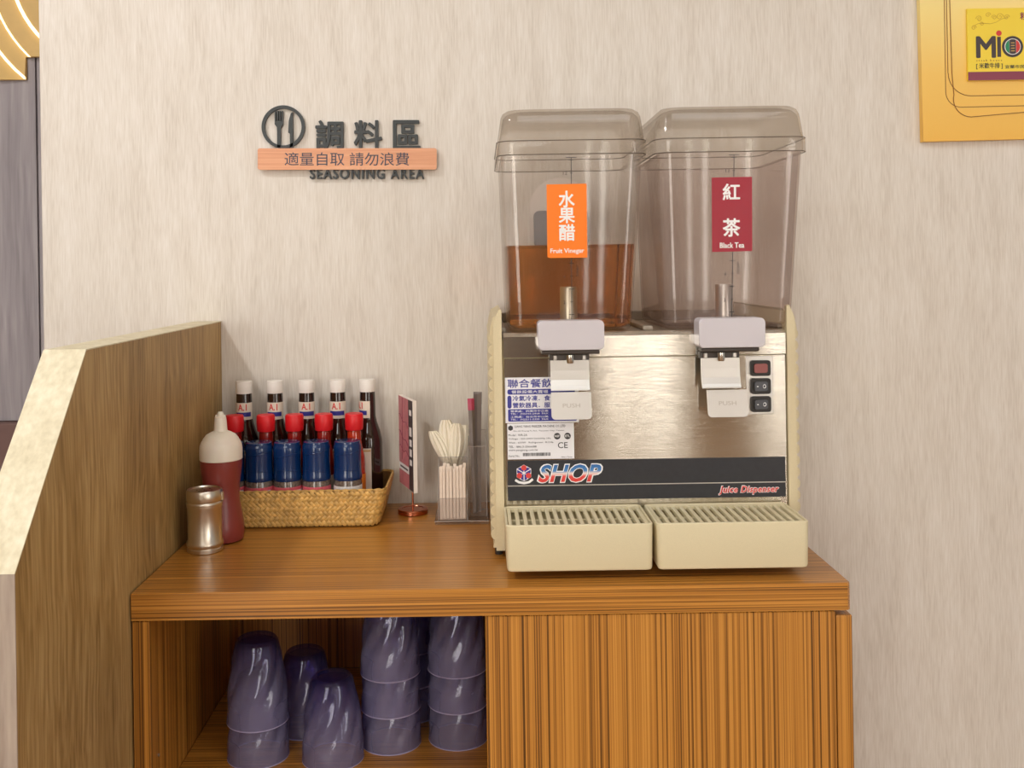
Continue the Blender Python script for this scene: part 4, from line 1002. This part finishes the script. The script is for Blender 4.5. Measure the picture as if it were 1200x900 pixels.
def sachet(x, y, a, h, w_, lx, mat_top, name, ly=0.0):
    bm = bmesh.new(); ca, sa = math.cos(a), math.sin(a); secs = []
    for f_ in (0, 0.02, 0.3, 0.6, 0.86, 0.985, 1.0):
        hw, hd = w_ / 2, (0.0022 if 0.01 < f_ < 0.99 else 0.0005)
        hw *= 1 + 0.5 * max(0, f_ - 0.6)
        pts = [(x + lx * f_ + u * ca - v * sa, y + ly * f_ + u * sa + v * ca) for u, v in ((hw, 0), (0, hd), (-hw, 0), (0, -hd))]
        secs.append((HB + h * f_, pts))
    o = obj(name, loft(bm, secs), sachet_m, None, (x, y, HB))
    secs2 = []
    for f_ in (0.90, 0.985, 1.002):
        hw, hd = w_ / 2 * (1 + 0.5 * (f_ - 0.6)) + 0.0004, (0.0027 if f_ < 0.99 else 0.0009)
        secs2.append((HB + h * f_, [(x + lx * f_ + u * ca - v * sa, y + ly * f_ + u * sa + v * ca) for u, v in ((hw, 0), (0, hd), (-hw, 0), (0, -hd))]))
    obj('printed_end', loft(bmesh.new(), secs2), mat_top, o)
    return o
tag(sachet(-0.0150, -0.0560, 0.35, 0.205, 0.0100, -0.0060, sachet_pink, 'stick_sachet'), 'slim foil stick sachet with pink printed end, leaning left in the acrylic holder', 'sachet')
tag(sachet(-0.0115, -0.0440, -0.25, 0.215, 0.0125, 0.0030, sachet_m, 'stick_sachet'), 'grey foil stick sachet, taller of the two in the acrylic holder', 'sachet')

# ------------------------------------------------------------------ tumblers on the shelf
SF = 0.595
def cup_bm(x, y, z):
    H, n = 0.127, 64
    def rad(h, a, ins):
        f_ = h / H                                   # 0 = mouth (down), 1 = base (up)
        r = 0.0470 - 0.0020 * f_ - 0.0140 * f_ ** 2.2
        fl = 0.11 * math.sin(math.pi * min(1, max(0, (f_ - 0.06) / 0.90))) ** 0.8 if 0.06 < f_ < 0.96 else 0
        return r * (1 + fl * (abs(math.cos(4 * (a - 1.7 * f_))) - 0.75)) - ins
    def s(h, ins): return (z + h, [(x + rad(h, 2 * math.pi * k / n, ins) * math.cos(2 * math.pi * k / n), y + rad(h, 2 * math.pi * k / n, ins) * math.sin(2 * math.pi * k / n)) for k in range(n)])
    def c(h, r): return (z + h, [(x + r * math.cos(2 * math.pi * k / n), y + r * math.sin(2 * math.pi * k / n)) for k in range(n)])
    out_s = [s(0.0002, -0.0004), s(0.0014, -0.0004)] + [s(0.0018 + (H * 0.955 - 0.0018) * k / 18, 0) for k in range(19)] + [c(H * 0.985, 0.0300), c(H, 0.0278), c(H, 0.0235), c(H - 0.003, 0.0205)]
    in_s = [s(0.0002, 0.0018)] + [s(0.0014 + (H * 0.93 - 0.0014) * k / 14, 0.0018) for k in range(15)] + [c(H - 0.0075, 0.026)]
    bm = loft(bmesh.new(), in_s[::-1] + out_s)
    for f_ in bm.faces:
        if max(v.co.z for v in f_.verts) < z + 0.0016: f_.material_index = 1
    return bm
def cup_label(txt): return 'violet translucent plastic tumbler upside down, ' + txt
cup0 = None
CUPS = []
STK = 0.056
for (x, y, n, txt) in ((-0.3560, -0.288, 2, ['bottom of left stack of two', 'top of left stack of two']),
                       (-0.2985, -0.1980, 1, ['alone behind the two front stacks']),
                       (-0.2385, -0.2985, 1, ['alone at the shelf front']),
                       (-0.1530, -0.2510, 3, ['bottom of middle stack of three', 'middle of middle stack of three', 'top of middle stack of three']),
                       (-0.0470, -0.2400, 3, ['bottom of right stack of three by door', 'middle of right stack of three by door', 'top of right stack of three by door']),
                       (-0.1290, -0.1480, 3, ['bottom of stack behind the middle stack', 'middle of stack behind the middle stack', 'top of stack behind the middle stack'])):
    for k in range(n):
        CUPS.append((x, y, SF + 0.0004 + STK * k, txt[k]))
for i, (x, y, z, txt) in enumerate(CUPS):
    if cup0 is None:
        cup0 = obj('tumbler', cup_bm(x, y, z), cup_m, None, (x, y, z), smooth=True, angle=16); o = cup0; cup0.data.materials.append(cup_lip_m)
    else:
        o = cup0.copy(); COL.objects.link(o); o.location = (x, y, z)
    o.rotation_euler = (0, 0, random.uniform(0, 1.57) if i else 0)
    tag(o, cup_label(txt), 'cup', 'violet tumblers on the cabinet shelf')
